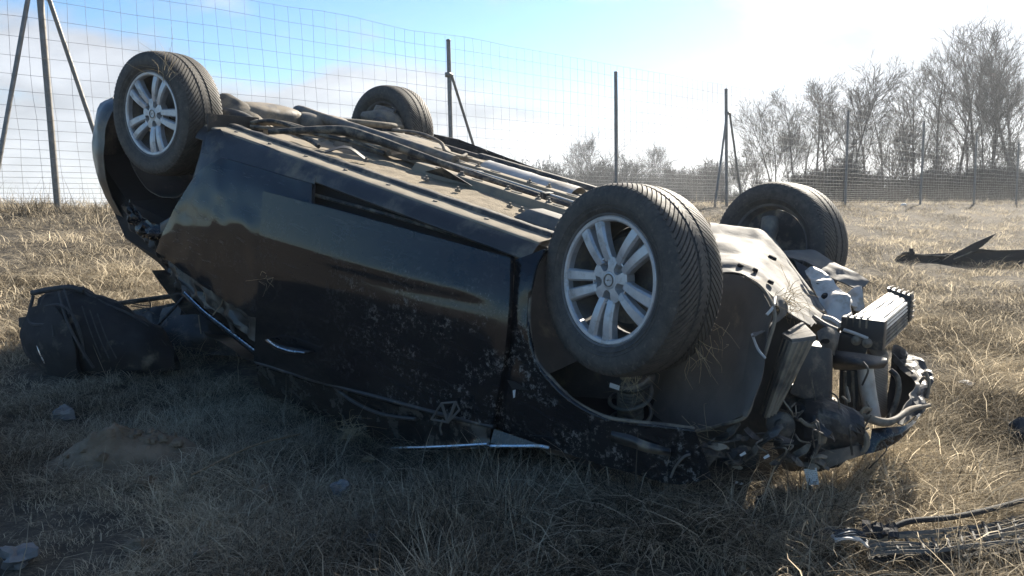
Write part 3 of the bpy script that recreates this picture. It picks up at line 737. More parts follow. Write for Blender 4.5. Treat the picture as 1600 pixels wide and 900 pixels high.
# ---- wheels
PIT = 88
def tyre_mesh():
    parts = []
    side_ = [(.214, -.088), (.222, -.098), (.236, -.105), (.262, -.112), (.284, -.113), (.300, -.109), (.311, -.1035), (.3165, -.099)]
    V, F = [], []; n = PIT * 4
    fr = [0.0, .74, .79, .95]; depth = [0, 0, 1, 1]
    ws = [-.0965, -.086, -.074, -.062, -.050, -.038, -.030, -.0275, -.021, -.0185, -.008, 0, .008, .0185, .021, .0275, .030, .038, .050, .062, .074, .086, .0965]
    circ = {.0275, .021, -.0275, -.021}
    for i in range(n):
        for w in ws:
            sk = (abs(w) / .0965) ** .85 * 5.2
            th = 2 * math.pi * ((i // 4) + fr[i % 4] + sk) / PIT
            r = .329 - .0065 * (w / .0965) ** 2 - .004 * max(0, (abs(w) - .08) / .0165)
            edge = 1.0 if abs(w) > .01 else .0
            dp = .0055 * depth[i % 4] * edge
            if w in circ: dp = max(dp, .0045)
            V.append(((r - dp) * math.cos(th), w, (r - dp) * math.sin(th)))
    m_ = len(ws)
    for i in range(n):
        j = (i + 1) % n
        for k in range(m_ - 1): F.append((i * m_ + k, i * m_ + k + 1, j * m_ + k + 1, j * m_ + k))
    parts.append((V, F))
    for sg in (-1, 1):
        pr = [(r, -sg * w) for r, w in side_] + [(.311, -sg * -.088)]
        pr = [(r, sg * abs(w)) for r, w in side_[:3]] + [(.240, sg * .1085), (.2425, sg * .1085), (.2435, sg * .1065), (.252, sg * .1095), (.253, sg * .1115), (.2555, sg * .1115), (.2565, sg * .1105)] + [(r, sg * abs(w)) for r, w in side_[3:]] + [(.312, sg * .088)]
        parts.append(lathe_data(pr, 104))
    # shoulder lugs
    for sg in (-1, 1):
        for k in range(PIT):
            th = 2 * math.pi * (k + .35 + 5.2) / PIT; h = 2 * math.pi * .30 / PIT; Vl = []
            for t in (-h, h):
                for r, w in ((.3185, .0955), (.3150, .1035), (.300, .1105), (.299, .106), (.312, .090)):
                    Vl.append((r * math.cos(th + t), sg * w, r * math.sin(th + t)))
            Fl = [(0, 1, 6, 5), (1, 2, 7, 6), (2, 3, 8, 7), (0, 5, 9, 4), (0, 4, 3, 2, 1), (5, 6, 7, 8, 9)]
            parts.append((Vl, Fl))
    V, F = join_data(parts)
    me = bpy.data.meshes.new('tyre'); me.from_pydata(V, [], F); me.polygons.foreach_set('use_smooth', [True] * len(F)); me.materials.append(M['tyre'])
    try: me.set_sharp_from_angle(angle=math.radians(32))
    except Exception: pass
    return me
def bar_data(p0, p1, w0, w1, d0, d1, y0, y1, nseg=8):
    """a cast spoke: rounded top, tapering, from hub to rim; p in the wheel plane (x, z), y is outwards"""
    V, F = [], []; p0, p1 = np.array(p0), np.array(p1); d = p1 - p0; d /= np.linalg.norm(d); nrm = np.array([-d[1], d[0]])
    for k in range(nseg + 1):
        f = k / nseg; c = p0 + (p1 - p0) * f; w = w0 + (w1 - w0) * f; y = y0 + (y1 - y0) * f + .008 * math.sin(math.pi * f); dp = d0 + (d1 - d0) * f
        for s, yy in ((-.5, y - dp), (-.5, y - .008), (-.34, y), (.34, y), (.5, y - .008), (.5, y - dp)):
            q = c + nrm * w * s; V.append((q[0], yy, q[1]))
    for k in range(nseg):
        for i in range(5): F.append((k * 6 + i, k * 6 + i + 1, (k + 1) * 6 + i + 1, (k + 1) * 6 + i))
        F.append((k * 6 + 5, k * 6, (k + 1) * 6, (k + 1) * 6 + 5))
    F.append((5, 4, 3, 2, 1, 0)); F.append(tuple(nseg * 6 + i for i in range(6)))
    return V, F
def dm(name, V, F, mat, deg=30):
    me = bpy.data.meshes.new(name); me.from_pydata([tuple(map(float, v)) for v in V], [], F); me.polygons.foreach_set('use_smooth', [True] * len(F)); me.materials.append(mat)
    try: me.set_sharp_from_angle(angle=math.radians(deg))
    except Exception: pass
    return me
def wheel_meshes():
    W = {}
    W['tyre'] = tyre_mesh()
    prof = [(.226, .092), (.2265, .099), (.2235, .1015), (.2195, .099), (.2170, .092), (.2060, .080), (.2010, .060), (.196, .0), (.190, -.05), (.205, -.085), (.222, -.094), (.226, -.098), (.226, -.090), (.200, -.05), (.204, .05), (.226, .092)]
    V, F = lathe_data(prof, 72); W['rim'] = dm('wheel', V, F, M['barrel'])
    V1, F1 = lathe_data([(.2175, .094), (.2135, .0975), (.2035, .0965), (.1985, .090), (.198, .068), (.206, .068), (.2175, .094)], 72)
    W['rim_ring'] = dm('rim_ring', V1, F1, M['alloy'])
    # hub with five recessed lug holes between the V spokes
    V, F = [], []; n = 60; lug = [math.radians(90 + 36 + 72 * k) for k in range(5)]
    rs = np.linspace(.030, .080, 11)
    for r in rs:
        for i in range(n):
            th = 2 * math.pi * i / n; x, z = r * math.cos(th), r * math.sin(th); y = .086 - .10 * max(0, r - .055)
            for l in lug:
                dd = math.hypot(x - .0555 * math.cos(l), z - .0555 * math.sin(l))
                if dd < .0165: y -= .034
            V.append((x, y, z))
    m_ = len(rs)
    for k in range(m_ - 1):
        for i in range(n): j = (i + 1) % n; F.append((k * n + i, k * n + j, (k + 1) * n + j, (k + 1) * n + i))
    k0 = len(V); V += [(.078 * math.cos(2 * math.pi * i / n), .045, .078 * math.sin(2 * math.pi * i / n)) for i in range(n)]
    for i in range(n): j = (i + 1) % n; F.append(((m_ - 1) * n + i, (m_ - 1) * n + j, k0 + j, k0 + i))
    W['hub'] = dm('hub', V, F, M['alloy'], 25)
    V, F = lathe_data([(.0001, .086), (.022, .0885), (.029, .087), (.031, .082)], 32); W['cap'] = dm('centre_cap', V, F, M['alloy'])
    ring = lathe_data([(.0185, .0885), (.0185, .0905), (.0225, .0905), (.0225, .0880)], 32)
    zz = [(-.026, .0895, .002), (-.002, .0915, .0025), (-.002, .0915, .0055), (.004, .0915, -.001), (.026, .0895, -.002), (.002, .0915, -.0025), (.002, .0915, -.0055), (-.004, .0915, .001)]
    V, F = join_data([ring, (zz, [(0, 1, 2, 3, 4, 5, 6, 7)])]); W['emblem'] = dm('emblem', V, F, M['steel'])
    sp = []
    for k in range(5):
        ph = math.radians(90 + 72 * k)
        for s in (-1, 1):
            a0 = ph + s * math.radians(19); a1 = ph + s * math.radians(25.5)
            sp.append(bar_data((.066 * math.cos(a0), .066 * math.sin(a0)), (.2065 * math.cos(a1), .2065 * math.sin(a1)), .034, .045, .030, .036, .084, .0935))
    W['spokes'] = [dm('spoke', *d, M['alloy']) for d in sp]
    V, F = lathe_data([(.03, -.02), (.03, -.002), (.150, -.002), (.150, -.024), (.03, -.024)], 48); W['disc'] = dm('brake_disc', V, F, M['steel'])
    V, F = lathe_data([(.0001, -.030), (.170, -.030), (.186, -.045), (.186, -.050), (.08, -.052), (.0001, -.055)], 40); W['shield'] = dm('dust_shield', V, F, M['belly_dark'])
    return W
WM = wheel_meshes()
def wheel(c, outward, roll, label, upv=(0, 0, 1), inner=False):
    y = np.array(outward, float); y /= np.linalg.norm(y); x = np.cross(y, upv); x /= np.linalg.norm(x); z = np.cross(x, y)
    R = Matrix((( x[0], y[0], z[0], c[0]), (x[1], y[1], z[1], c[1]), (x[2], y[2], z[2], c[2]), (0, 0, 0, 1))) @ Matrix.Rotation(roll, 4, 'Y') @ Matrix.Diagonal((.945, .97, .945, 1))
    w = link('wheel', WM['rim'], None, car); w.matrix_local = R; w['label'] = label
    for k in ('tyre', 'rim_ring', 'hub', 'cap', 'emblem', 'disc', 'shield'):
        link({'rim_ring': 'rim_ring', 'cap': 'centre_cap', 'disc': 'brake_disc', 'shield': 'dust_shield'}.get(k, k), WM[k], None, w)
    for me in WM['spokes']: link('spoke', me, None, w)
    return w
def steered(sgn, deg):                     # outward direction in the car frame, turned about u
    a = math.radians(deg); return np.array([-math.sin(a), sgn * math.cos(a), 0]) if sgn < 0 else np.array([math.sin(a), math.cos(a), 0])
def hub_at(px, py, b, out, back):
    return C(px, py, b=b) - np.asarray(out) * back
o_ = steered(-1, -6); wheel(hub_at(237, 178, -.86, o_, .088), o_, .35, 'near rear wheel with silver double-spoke alloy rim')
o_ = steered(-1, 17); wheel(hub_at(950, 438, -.86, o_, .088), o_, .10, 'near front wheel turned outwards with dirty silver alloy rim')
o_ = steered(1, 2); wheel(hub_at(592, 207, .66, o_, -.108), o_, .9, 'far rear wheel showing its inner side and suspension')
o_ = steered(1, 17); wheel(hub_at(1196, 385, .66, o_, -.108), o_, .2, 'far front wheel with mud-caked inner side')
# knuckles and suspension at the far wheels
def lumps(name, pts, rads, mat, seed=0, n=9, jit=.012):
    P = cr(pts, (len(pts) - 1) * 5 + 1); rr = np.interp(np.linspace(0, 1, len(P)), np.linspace(0, 1, len(rads)), rads)
    V, F = tube_data(P, rr, n); V = [v + np.array(mnoise.noise_vector(Vector(v) * 11 + Vector((seed, 2, 5)))) * jit for v in V]
    return auto(mk(name, V, F, mat, car), 45)
kb = .60
lumps('rear_knuckle', [C(566, 182, b=.50), C(590, 185, b=.55), C(612, 192, b=.62), C(622, 205, b=.66)], [.030, .055, .07, .06], M['steel'], 1)
lumps('rear_knuckle', [C(585, 172, b=.55), C(600, 178, b=.6), C(616, 182, b=.64)], [.035, .05, .05], M['steel'], 2)
lumps('lower_arm', [C(590, 192, b=.52), C(600, 205, b=.50), C(618, 222, b=.48)], [.05, .045, .03], M['belly_dark'], 3)
tube('brake_pipe', [C(612, 226, b=.42), C(640, 219, b=.5), C(657, 215, b=.55)], .013, M['felt'], car, 8)
tube('spring_seat', [C(560, 205, b=.5), C(548, 222, b=.42)], .045, M['steel'], car, 10)
lumps('front_knuckle', [C(1203, 340, b=.62), C(1202, 360, b=.60), C(1200, 380, b=.58)], [.035, .042, .035], M['steel'], 4, jit=.006)
tube('tie_rod', [C(1203, 365, b=.6), C(1180, 378, b=.45)], .014, M['steel'], car, 8)
lumps('drive_shaft', [C(1200, 385, b=.62), C(1185, 400, b=.40), C(1150, 420, b=0)], [.05, .03, .028], M['steel'], 6)

rgb = random.Random(12)
for k in range(26):
    a, b = rgb.uniform(.9, 2.25), rgb.choice([-.29, -.045, .25, -.5, .5]); u = {-.29: .189, -.045: .206, .25: .189, -.5: .163, .5: .148}[b]
    b += rgb.uniform(-.02, .02); V, F = join_data([tube_data([(a, b, u - .006), (a, b, u + .006)], [.013, .012], 6), tube_data([(a, b, u + .004), (a, b, u + .016)], [.006, .005], 6)]); mk('floor_stud', V, F, M['steel'], car, False)
for a in (1.15, 1.55, 1.95): box('pipe_clip', (a, -.20, .165), (a + .025, -.125, .205), M['plastic'], car, .003)
grid('bent_bracket', [[(1.02, -.60, .165), (1.10, -.55, .205), (1.17, -.50, .17)], [(1.05, -.63, .16), (1.13, -.58, .20), (1.2, -.53, .165)]], M['plastic'], car, 8, 5, .004)
plate('torn_flap', [(1.42, -.36, .165), (1.55, -.40, .215), (1.70, -.36, .17), (1.66, -.33, .165)], (0, 1, 0), .004, M['belly_dark'], car)
# ---- near flank panels
def door_fn(p, i, j):
    # pressed feature line that fades towards the hinges and a soft hollow below it
    line = .335 - .02 * i
    k = 1.0 if i < .75 else max(0, 1 - (i - .75) / .2)
    p[1] += k * (.014 / (1 + math.exp(-(j - line) * 60)) - .010 * math.exp(-((j - line - .10) / .12) ** 2))
    p[1] -= .004 * math.sin(i * 7 + j * 3) * .4
    p[1] += .010 * math.exp(-((i - .78) ** 2 + (j - .72) ** 2) / .02) - .012 * math.exp(-((i - .25) ** 2 + (j - .93) ** 2) / .012)
    return p
o_d = lambda pts, off: [S(x, y, o) for (x, y), o in zip(pts, off)]
fd = grid('front_door', [o_d([(418, 299), (520, 326), (620, 354), (720, 382), (803, 405)], (.05, .05, .045, .03, .015)),
    o_d([(412, 380), (515, 412), (618, 440), (716, 463), (801, 482)], (.045, .045, .04, .025, .012)),
    o_d([(405, 470), (510, 500), (612, 527), (706, 549), (793, 560)], (.04, .04, .035, .025, .012)),
    o_d([(400, 562), (500, 592), (600, 620), (690, 643), (774, 664)], (.035, .035, .03, .025, .012))], M['paint'], car, 64, 48, .025, func=door_fn)
fd['label'] = 'front door with dented black skin and pale dirt specks'
grid('door_edge', [o_d([(418, 299), (520, 326), (620, 354), (720, 382), (803, 405)], (.052, .052, .047, .032, .017)), o_d([(421, 306), (522, 333), (621, 361), (721, 389), (803, 411)], (.053, .053, .048, .033, .018))], M['paint'], fd, 30, 4, .006)
# belt moulding, window, frame
tube('belt_moulding', o_d([(401, 566), (500, 596), (600, 623), (690, 647), (772, 667)], (.042, .042, .04, .035, .03)), .010, M['plastic'], fd, 8)
grid('window', [o_d([(402, 570), (500, 600), (600, 627), (690, 650), (768, 668)], [.02] * 5), o_d([(407, 612), (505, 645), (600, 665), (690, 680), (765, 684)], [.03] * 5), o_d([(414, 655), (505, 692), (600, 700), (690, 703), (762, 700)], [.045] * 5)], M['glass'], fd, 30, 14, .006, crumple=.012, cs=7, seed=8)
tube('window_trim', o_d([(560, 699), (620, 700), (690, 698), (762, 694)], [.06] * 4), .006, M['chrome'], fd, 6)
tube('window_trim', o_d([(530, 612), (560, 632), (600, 648), (650, 655)], [.05] * 4), .008, M['plastic'], fd, 8)
h_ = S(452, 541)
tube('handle', [S(417, 532, .05), S(430, 540, .085), S(450, 547, .09), S(475, 550, .08), S(489, 549, .05)], .011, M['paint'], fd, 8, rad=[.008, .014, .015, .012, .006])
tube('handle_edge', [S(419, 531, .07), S(432, 541, .10), S(452, 548, .104), S(476, 551, .092)], .0035, M['chrome'], fd, 6)
# door mirror stump: bare bracket with openings
mb = [S(674, 655, .06), S(690, 630, .085), S(712, 628, .085), S(718, 640, .08), S(700, 660, .07)]
mbk = tube('mirror_bracket', mb + [mb[0]], .004, M['tray'], fd, 6, sub=1)
for a, b in ((1, 4), (2, 4)): tube('bracket_rib', [mb[a], mb[b]], .006, M['tray'], mbk, 5)
tube('mirror_cable', [S(692, 655, .06), S(688, 668, .07), S(690, 680, .075)], .004, M['rubber'], fd, 6)
# small quarter pane ahead of the door
plate('quarter_pane', [S(772, 670, .02), S(766, 693, .04), S(858, 700, .03)], CB.T @ np.array([0, 1, 0]), .006, M['glass'], car)
tube('window_trim', [S(765, 697, .05), S(810, 697, .045), S(842, 697, .04), S(858, 700, .03)], .0065, M['chrome'], car, 6)
# door gap: black plate stands in for the shade where the door is sprung
plate('door_gap_shade', [S(488, 284, -.05), S(802, 380, -.05), S(802, 430, -.06), S(480, 345, -.06)], (0, 1, 0), .01, M['void'], car)
tube('door_seal', [S(493, 305, -.035), S(600, 334, -.035), S(700, 363, -.035), S(795, 391, -.03)], .008, M['rubber'], car, 8)
# rear door
E1 = [(250, 393), (266, 352), (286, 314), (312, 274), (338, 255), (356, 250), (400, 262), (450, 277), (492, 289)]
E2 = [(262, 402), (276, 412), (300, 432), (330, 452), (356, 470), (386, 488), (412, 503), (440, 515), (490, 530)]
Em = [(256, 397), (272, 384), (296, 378), (325, 372), (350, 372), (374, 378), (408, 392), (445, 405), (491, 420)]
rd = grid('rear_door', [s_row(E1), s_row([((a[0] + b[0]) / 2, (a[1] + b[1]) / 2) for a, b in zip(E1, Em)], .004), s_row(Em, .004), s_row(E2)], M['paint'], car, 48, 30, .02, crumple=.006, cs=5, seed=12, rag=.5)
grid('sill_skin', [s_row([(346, 205), (400, 223), (450, 242), (494, 259)], -.004), s_row([(350, 222), (400, 240), (450, 258), (494, 274)], .0), s_row([(356, 249), (400, 261), (450, 276), (492, 288)], .0)], M['rocker'], car, 24, 10, .004)
tube('door_seam', s_row(E1, .010), .0045, M['void'], rd, 6)
tube('door_seam', s_row([(491, 290), (490, 304), (489, 320)], .002), .006, M['void'], rd, 6)
# torn lower part of the rear door, its window frame and the pillar, bent inwards
for k, (pts, b, mt, cr_) in enumerate([
    ([[(258, 400), (300, 425), (350, 460), (410, 500)], [(270, 425), (305, 452), (352, 486), (410, 520)], [(280, 440), (312, 468), (355, 500), (408, 540)]], -.78, 'paint_dirty', .03),
    ([[(276, 410), (300, 420), (322, 430)], [(280, 440), (302, 450), (325, 462)], [(286, 458), (308, 470), (330, 484)]], -.70, 'plastic', .03),
    ([[(345, 434), (380, 448), (412, 462)], [(345, 442), (380, 457), (412, 475)]], -.80, 'plastic_dusty', .008),
    ([[(355, 470), (385, 495), (410, 520)], [(350, 480), (380, 505), (408, 532)]], -.78, 'plastic', .01)]):
    grid('torn_panel', [[C(x, y, b=b + .02 * math.sin(i * 2 + k)) for i, (x, y) in enumerate(r)] for r in pts], M[mt], car, 22, 10, .004, crumple=cr_, cs=9, seed=20 + k)
tube('roof_rail', [C(288, 458, b=-.70), C(318, 487, b=-.70), C(350, 512, b=-.70), (C(399, 550, b=-.72))], .016, M['paint'], car, 8)
tube('roof_trim', [C(288, 456, b=-.72), C(318, 485, b=-.72), C(350, 510, b=-.72), C(399, 548, b=-.74)], .0035, M['chrome'], car, 5)
tube('window_frame', [C(335, 432, b=-.78), C(348, 470, b=-.76), C(366, 520, b=-.74)], .012, M['plastic'], car, 7)
tube('window_frame', [C(302, 463, b=-.72), C(330, 460, b=-.74), C(370, 478, b=-.76), C(408, 505, b=-.78)], .012, M['rubber'], car, 7)
for k, pts in enumerate([[(336, 437), (348, 468), (333, 492)], [(274, 408), (300, 412), (330, 432)], [(322, 440), (318, 462)], [(346, 470), (356, 502)], [(310, 492), (314, 522)], [(274, 375), (276, 412)]]):
    tube('torn_strip', [C(x, y, b=-.80 + .02 * k) for x, y in pts], .0035, M['felt'], car, 5, sub=4)
# near quarter panel round the rear wheel
A_in = [(320, 206), (316, 230), (306, 264), (294, 300), (280, 324), (266, 340), (250, 350)]
A_out = [(349, 208), (354, 248), (338, 254), (312, 273), (287, 313), (269, 350), (252, 392)]
grid('quarter_panel', [s_row(A_in, -.02), s_row(A_in, .0), s_row([((a[0] + b[0]) / 2, (a[1] + b[1]) / 2) for a, b in zip(A_in, A_out)], .006), s_row(A_out, .0)], M['rocker'], car, 36, 14, .004, crumple=.004, cs=6)
grid('sill_end', [s_row([(322, 205), (345, 202)], .0), s_row([(318, 225), (352, 214)], 0), s_row([(316, 240), (356, 248)], 0)], M['rocker'], car, 8, 8, .004)
# crumpled arch lower end and bumper corner
grid('torn_panel', [s_row([(205, 315), (222, 335), (246, 352), (268, 344)], -.01), s_row([(200, 330), (222, 352), (244, 366), (268, 362)], .02), s_row([(212, 352), (228, 366), (246, 378), (262, 388)], -.03)], M['paint'], car, 28, 18, .004, crumple=.05, cs=11, seed=31)
grid('torn_panel', [s_row([(196, 318), (215, 338), (240, 372)], -.04), s_row([(198, 345), (222, 368), (246, 388)], -.06), s_row([(222, 366), (240, 382), (256, 400)], -.10)], M['plastic'], car, 24, 14, .004, crumple=.04, cs=12, seed=33)
grid('torn_panel', [px_row([(245, 385), (262, 398), (278, 408)], b=-.78), px_row([(250, 398), (268, 415), (282, 440)], b=-.72), px_row([(264, 412), (276, 436), (284, 458)], b=-.66)], M['plastic'], car, 20, 14, .004, crumple=.05, cs=14, seed=35)
# rear bumper shell wrapping the tail
def bumper(path, prof, name, mat, seed=0, crumple=.012):
    rows = []
    for off, u in prof:
        r = []
        for k, (a, b) in enumerate(path):
            n = np.array([a + .15, b]); n /= np.linalg.norm(n); r.append((a + n[0] * off, b + n[1] * off, u))
        rows.append(r)
    return grid(name, rows, mat, car, 60, 20, .004, crumple=crumple, cs=5, seed=seed)
rb = bumper([(-.42, -.84), (-.52, -.835), (-.64, -.79), (-.74, -.68), (-.82, -.45), (-.85, 0), (-.82, .45), (-.74, .68), (-.6, .80), (-.42, .84)],
    [(-.06, .10), (.0, .05), (.025, -.06), (.03, -.18), (.01, -.32), (-.04, -.46), (-.10, -.56)], 'rear_bumper', M['rocker'], 5)
grid('rear_arch_liner', [[(r * math.cos(t) * 1.0 + .0, b, .10 - r * math.sin(t)) for t in np.linspace(-.25, math.pi + .25, 9)] for b, r in ((-.80, .405), (-.70, .40), (-.56, .395), (-.50, .39))], M['plastic'], car, 40, 8, .004, crumple=.006)
grid('boot_floor', [[(a, b, .06) for a in (-.72, -.5, -.3)] for b in (-.6, 0, .6)], M['belly'], car, 12, 12, .004, crumple=.01)

# ---- near front wing and wheel housing
W_in = [(853, 390), (836, 425), (827, 488), (835, 553), (867, 597), (900, 628), (943, 650), (985, 658), (1036, 663), (1085, 670)]
W_out = [(806, 407), (804, 460), (797, 540), (785, 612), (777, 668), (862, 700), (930, 722), (1000, 742), (1058, 756), (1112, 748)]
Wm = lambda f, o: s_row([(a[0] + (b[0] - a[0]) * f, a[1] + (b[1] - a[1]) * f) for a, b in zip(W_in, W_out)], o)
fw_ = grid('front_wing', [Wm(.0, -.02), Wm(.03, .012), Wm(.12, .012), Wm(.4, .008), Wm(.75, .004), Wm(1.0, .0)], M['paint'], car, 60, 28, .004, crumple=.010, cs=4, seed=41)
fw_['label'] = 'front wing spattered with pale mud'
tube('arch_lip', Wm(.0, .008), .006, M['plastic_dusty'], car, 6)
grid('wing_crease', [s_row([(955, 674), (985, 680), (1010, 690), (1048, 702)], .02), s_row([(955, 680), (985, 690), (1010, 700), (1048, 706)], .03), s_row([(955, 690), (985, 698), (1010, 706), (1048, 712)], .005)], M['paint_dirty'], car, 16, 8, .003)
plate('side_lamp_hole', [S(792, 594, .016), S(803, 596, .016), S(826, 610, .016), S(800, 607, .016)], (0, 1, 0), .004, M['void'], car)
plate('side_lamp_shard', [S(801, 610, .02), S(805, 609, .02), S(804, 621, .02), S(802, 622, .02)], (0, 1, 0), .003, M['white'], car)
grid('inner_wing', [[(a, -.43, u) for a in (2.25, 2.5, 2.75, 3.0, 3.2)] for u in (.09, -.15, -.40, -.62)], M['liner'], car, 20, 16, .004, crumple=.012, cs=5, seed=44)
grid('arch_liner', [[(2.66 + r * math.cos(t), b, .08 - r * math.sin(t)) for t in np.linspace(1.95, math.pi + .02, 9)] for b, r in ((-.43, .38), (-.55, .395), (-.70, .405), (-.80, .41))], M['liner'], car, 40, 10, .004, crumple=.010, cs=5, seed=45)
grid('arch_liner', [[C(1085, 432, b=-.44), C(1122, 428, b=-.46), C(1160, 432, b=-.52), C(1190, 452, b=-.60), C(1210, 488, b=-.66)],
    [C(1060, 520, b=-.45), C(1110, 510, b=-.50), C(1150, 515, b=-.56), C(1180, 522, b=-.63), C(1200, 535, b=-.68)],
    [C(1035, 600, b=-.46), C(1080, 595, b=-.53), C(1120, 595, b=-.60), C(1155, 592, b=-.67), C(1182, 592, b=-.71)],
    [C(1010, 668, b=-.48), C(1050, 668, b=-.55), C(1085, 672, b=-.62), C(1130, 662, b=-.70), C(1166, 648, b=-.74)]], M['liner'], car, 30, 26, .005, crumple=.012, cs=4, seed=46)
tube('liner_edge', [C(1165, 432, b=-.54), C(1193, 452, b=-.61), C(1211, 490, b=-.67), C(1201, 535, b=-.69), C(1183, 592, b=-.72), C(1167, 648, b=-.75), C(1130, 663, b=-.71), C(1088, 674, b=-.64)], .006, M['plastic_dusty'], car, 6)
# suspension strut with its coil spring
s0, s1 = C(985, 588, b=-.60), C(985, 662, b=-.52)
ax_ = s1 - s0
strut = tube('suspension_strut', [s0 - ax_ * .1, s1 + ax_ * .2], .040, M['plastic_dusty'], car, 14)
V, F = join_data([tube_data([s0 + ax_ * f, s0 + ax_ * (f + .03)], [.050, .050], 14) for f in np.arange(.15, .95, .07)]); mk('bellows', V, F, M['plastic_dusty'], strut)
e1 = np.cross(ax_, [0, 1, 0.]); e1 /= np.linalg.norm(e1); e2 = np.cross(ax_, e1); e2 /= np.linalg.norm(e2)
tube('coil_spring', [s0 + ax_ * (-.1 + 1.15 * k / 40) + (e1 * math.cos(k * .42) + e2 * math.sin(k * .42)) * .075 for k in range(41)], .0075, M['steel'], strut, 8, sub=3)
V, F = join_data([tube_data([s0 - ax_ * .02, s0 + ax_ * .06], [.088, .080], 20), tube_data([s0 + ax_ * .06, s0 + ax_ * .12], [.080, .05], 20)]); mk('spring_plate', V, F, M['belly_dark'], strut)
plate('spring_mark', [C(953, 598, b=-.70), C(968, 603, b=-.70), C(967, 610, b=-.70), C(952, 605, b=-.70)], (0, 1, 0), .002, M['white'], strut)

# ---- torn-open front end
ut = grid('engine_undertray', [
    [C(1108, 349, b=.36), C(1150, 356, b=.36), C(1186, 362, b=.34), C(1207, 378, b=.30), C(1236, 420, b=.16), C(1262, 455, b=.04), C(1286, 490, b=-.08)],
    [C(1110, 368, b=.12), C(1150, 376, b=.12), C(1184, 386, b=.10), C(1204, 405, b=.06), C(1228, 438, b=-.04), C(1252, 468, b=-.14), C(1280, 500, b=-.20)],
    [C(1112, 390, b=-.12), C(1148, 396, b=-.14), C(1180, 408, b=-.16), C(1202, 426, b=-.18), C(1226, 452, b=-.24), C(1250, 480, b=-.30), C(1274, 506, b=-.33)],
    [C(1115, 412, b=-.34), C(1148, 414, b=-.35), C(1178, 424, b=-.36), C(1200, 442, b=-.38), C(1222, 468, b=-.42), C(1246, 490, b=-.44), C(1268, 509, b=-.44)],
    [C(1118, 427, b=-.46), C(1150, 430, b=-.46), C(1176, 440, b=-.48), C(1197, 458, b=-.50), C(1220, 484, b=-.52), C(1242, 498, b=-.52), C(1263, 510, b=-.50)]],
    M['tray'], car, 60, 50, .003, crumple=.006, cs=9, seed=51, func=lambda p, i, j: p + np.array([0, 0, .012 * max(-.35, math.sin(j * 19 + i * 2.5)) * (1 - .6 * i)]))
ut['label'] = 'buckled dusty metal undertray catching the sun'
for (x, y, b, r) in ((1205, 408, .02, .016), (1155, 421, -.37, .010), (1178, 428, -.38, .009), (1202, 447, -.40, .010)):
    c = C(x, y, b=b); V, F = tube_data([c + [0, 0, .010], c + [.002, 0, .020]], [r * 1.15, r], 12); mk('drain_hole', V, F, M['void'], ut)
tube('tray_lip', [C(1207, 378, b=.30), C(1236, 420, b=.16), C(1262, 455, b=.04), C(1286, 490, b=-.08)], .014, M['tray'], car, 8)
grid('wheelhouse_panel', [[C(1222, 394, b=.50), C(1250, 391, b=.52), C(1280, 396, b=.52), C(1318, 416, b=.50), C(1340, 430, b=.48), C(1358, 441, b=.46)],
    [C(1226, 400, b=.42), C(1252, 402, b=.44), C(1280, 410, b=.44), C(1310, 428, b=.42), C(1332, 440, b=.42), C(1350, 449, b=.42)],
    [C(1232, 405, b=.36), C(1254, 410, b=.36), C(1276, 420, b=.36), C(1294, 434, b=.36), C(1318, 444, b=.37), C(1343, 455, b=.38)]], M['tray'], car, 34, 12, .005, crumple=.012, cs=8, seed=52)
br = grid('subframe_bracket', [[C(1258, 424, b=.12), C(1272, 420, b=.14), C(1288, 426, b=.14)], [C(1270, 448, b=.04), C(1288, 446, b=.06), C(1304, 448, b=.08)], [C(1282, 474, b=-.02), C(1305, 466, b=.0), C(1326, 470, b=.02)], [C(1285, 492, b=-.06), C(1310, 492, b=-.06), C(1330, 486, b=-.05)], [C(1286, 508, b=-.10), C(1312, 510, b=-.10), C(1330, 500, b=-.08)]], M['galv'], car, 18, 30, .006, crumple=.022, cs=10, seed=53)
for (x, y, b) in ((1278, 445, .07), (1290, 466, .02)):
    c = C(x, y, b=b); V, F = tube_data([c + [0, -.004, .006], c + [0, -.008, .014]], [.017, .014], 12); mk('bolt_hole', V, F, M['void'], br)
grid('subframe_bracket', [[C(1300, 450, b=.10), C(1320, 462, b=.10), C(1338, 470, b=.10)], [C(1306, 462, b=.05), C(1322, 474, b=.04), C(1340, 480, b=.04)]], M['galv'], car, 14, 8, .006, crumple=.012, cs=12, seed=54)
grid('bent_flange', [[C(1322, 462, b=.12), C(1334, 452, b=.14), C(1347, 448, b=.14)], [C(1328, 474, b=.08), C(1338, 466, b=.10), C(1348, 462, b=.12)], [C(1334, 486, b=.05), C(1342, 486, b=.06), C(1349, 488, b=.08)]], M['galv'], car, 12, 12, .005, crumple=.01, cs=12, seed=55)
plate('dark_web', [C(1240, 405, b=.22), C(1262, 418, b=.18), C(1284, 470, b=.02), C(1284, 490, b=-.02), C(1265, 462, b=.08)], CB.T @ np.array([0, 1, 0]), .006, M['plastic'], car)
plate('dark_web', [C(1284, 425, b=.22), C(1300, 446, b=.20), C(1322, 462, b=.16), C(1318, 468, b=.14), C(1294, 448, b=.18)], CB.T @ np.array([0, 1, 0]), .006, M['plastic'], car)
plate('dark_web', [C(1334, 455, b=.18), C(1349, 447, b=.18), C(1349, 484, b=.12), C(1336, 488, b=.12)], CB.T @ np.array([0, 1, 0]), .01, M['plastic'], car)
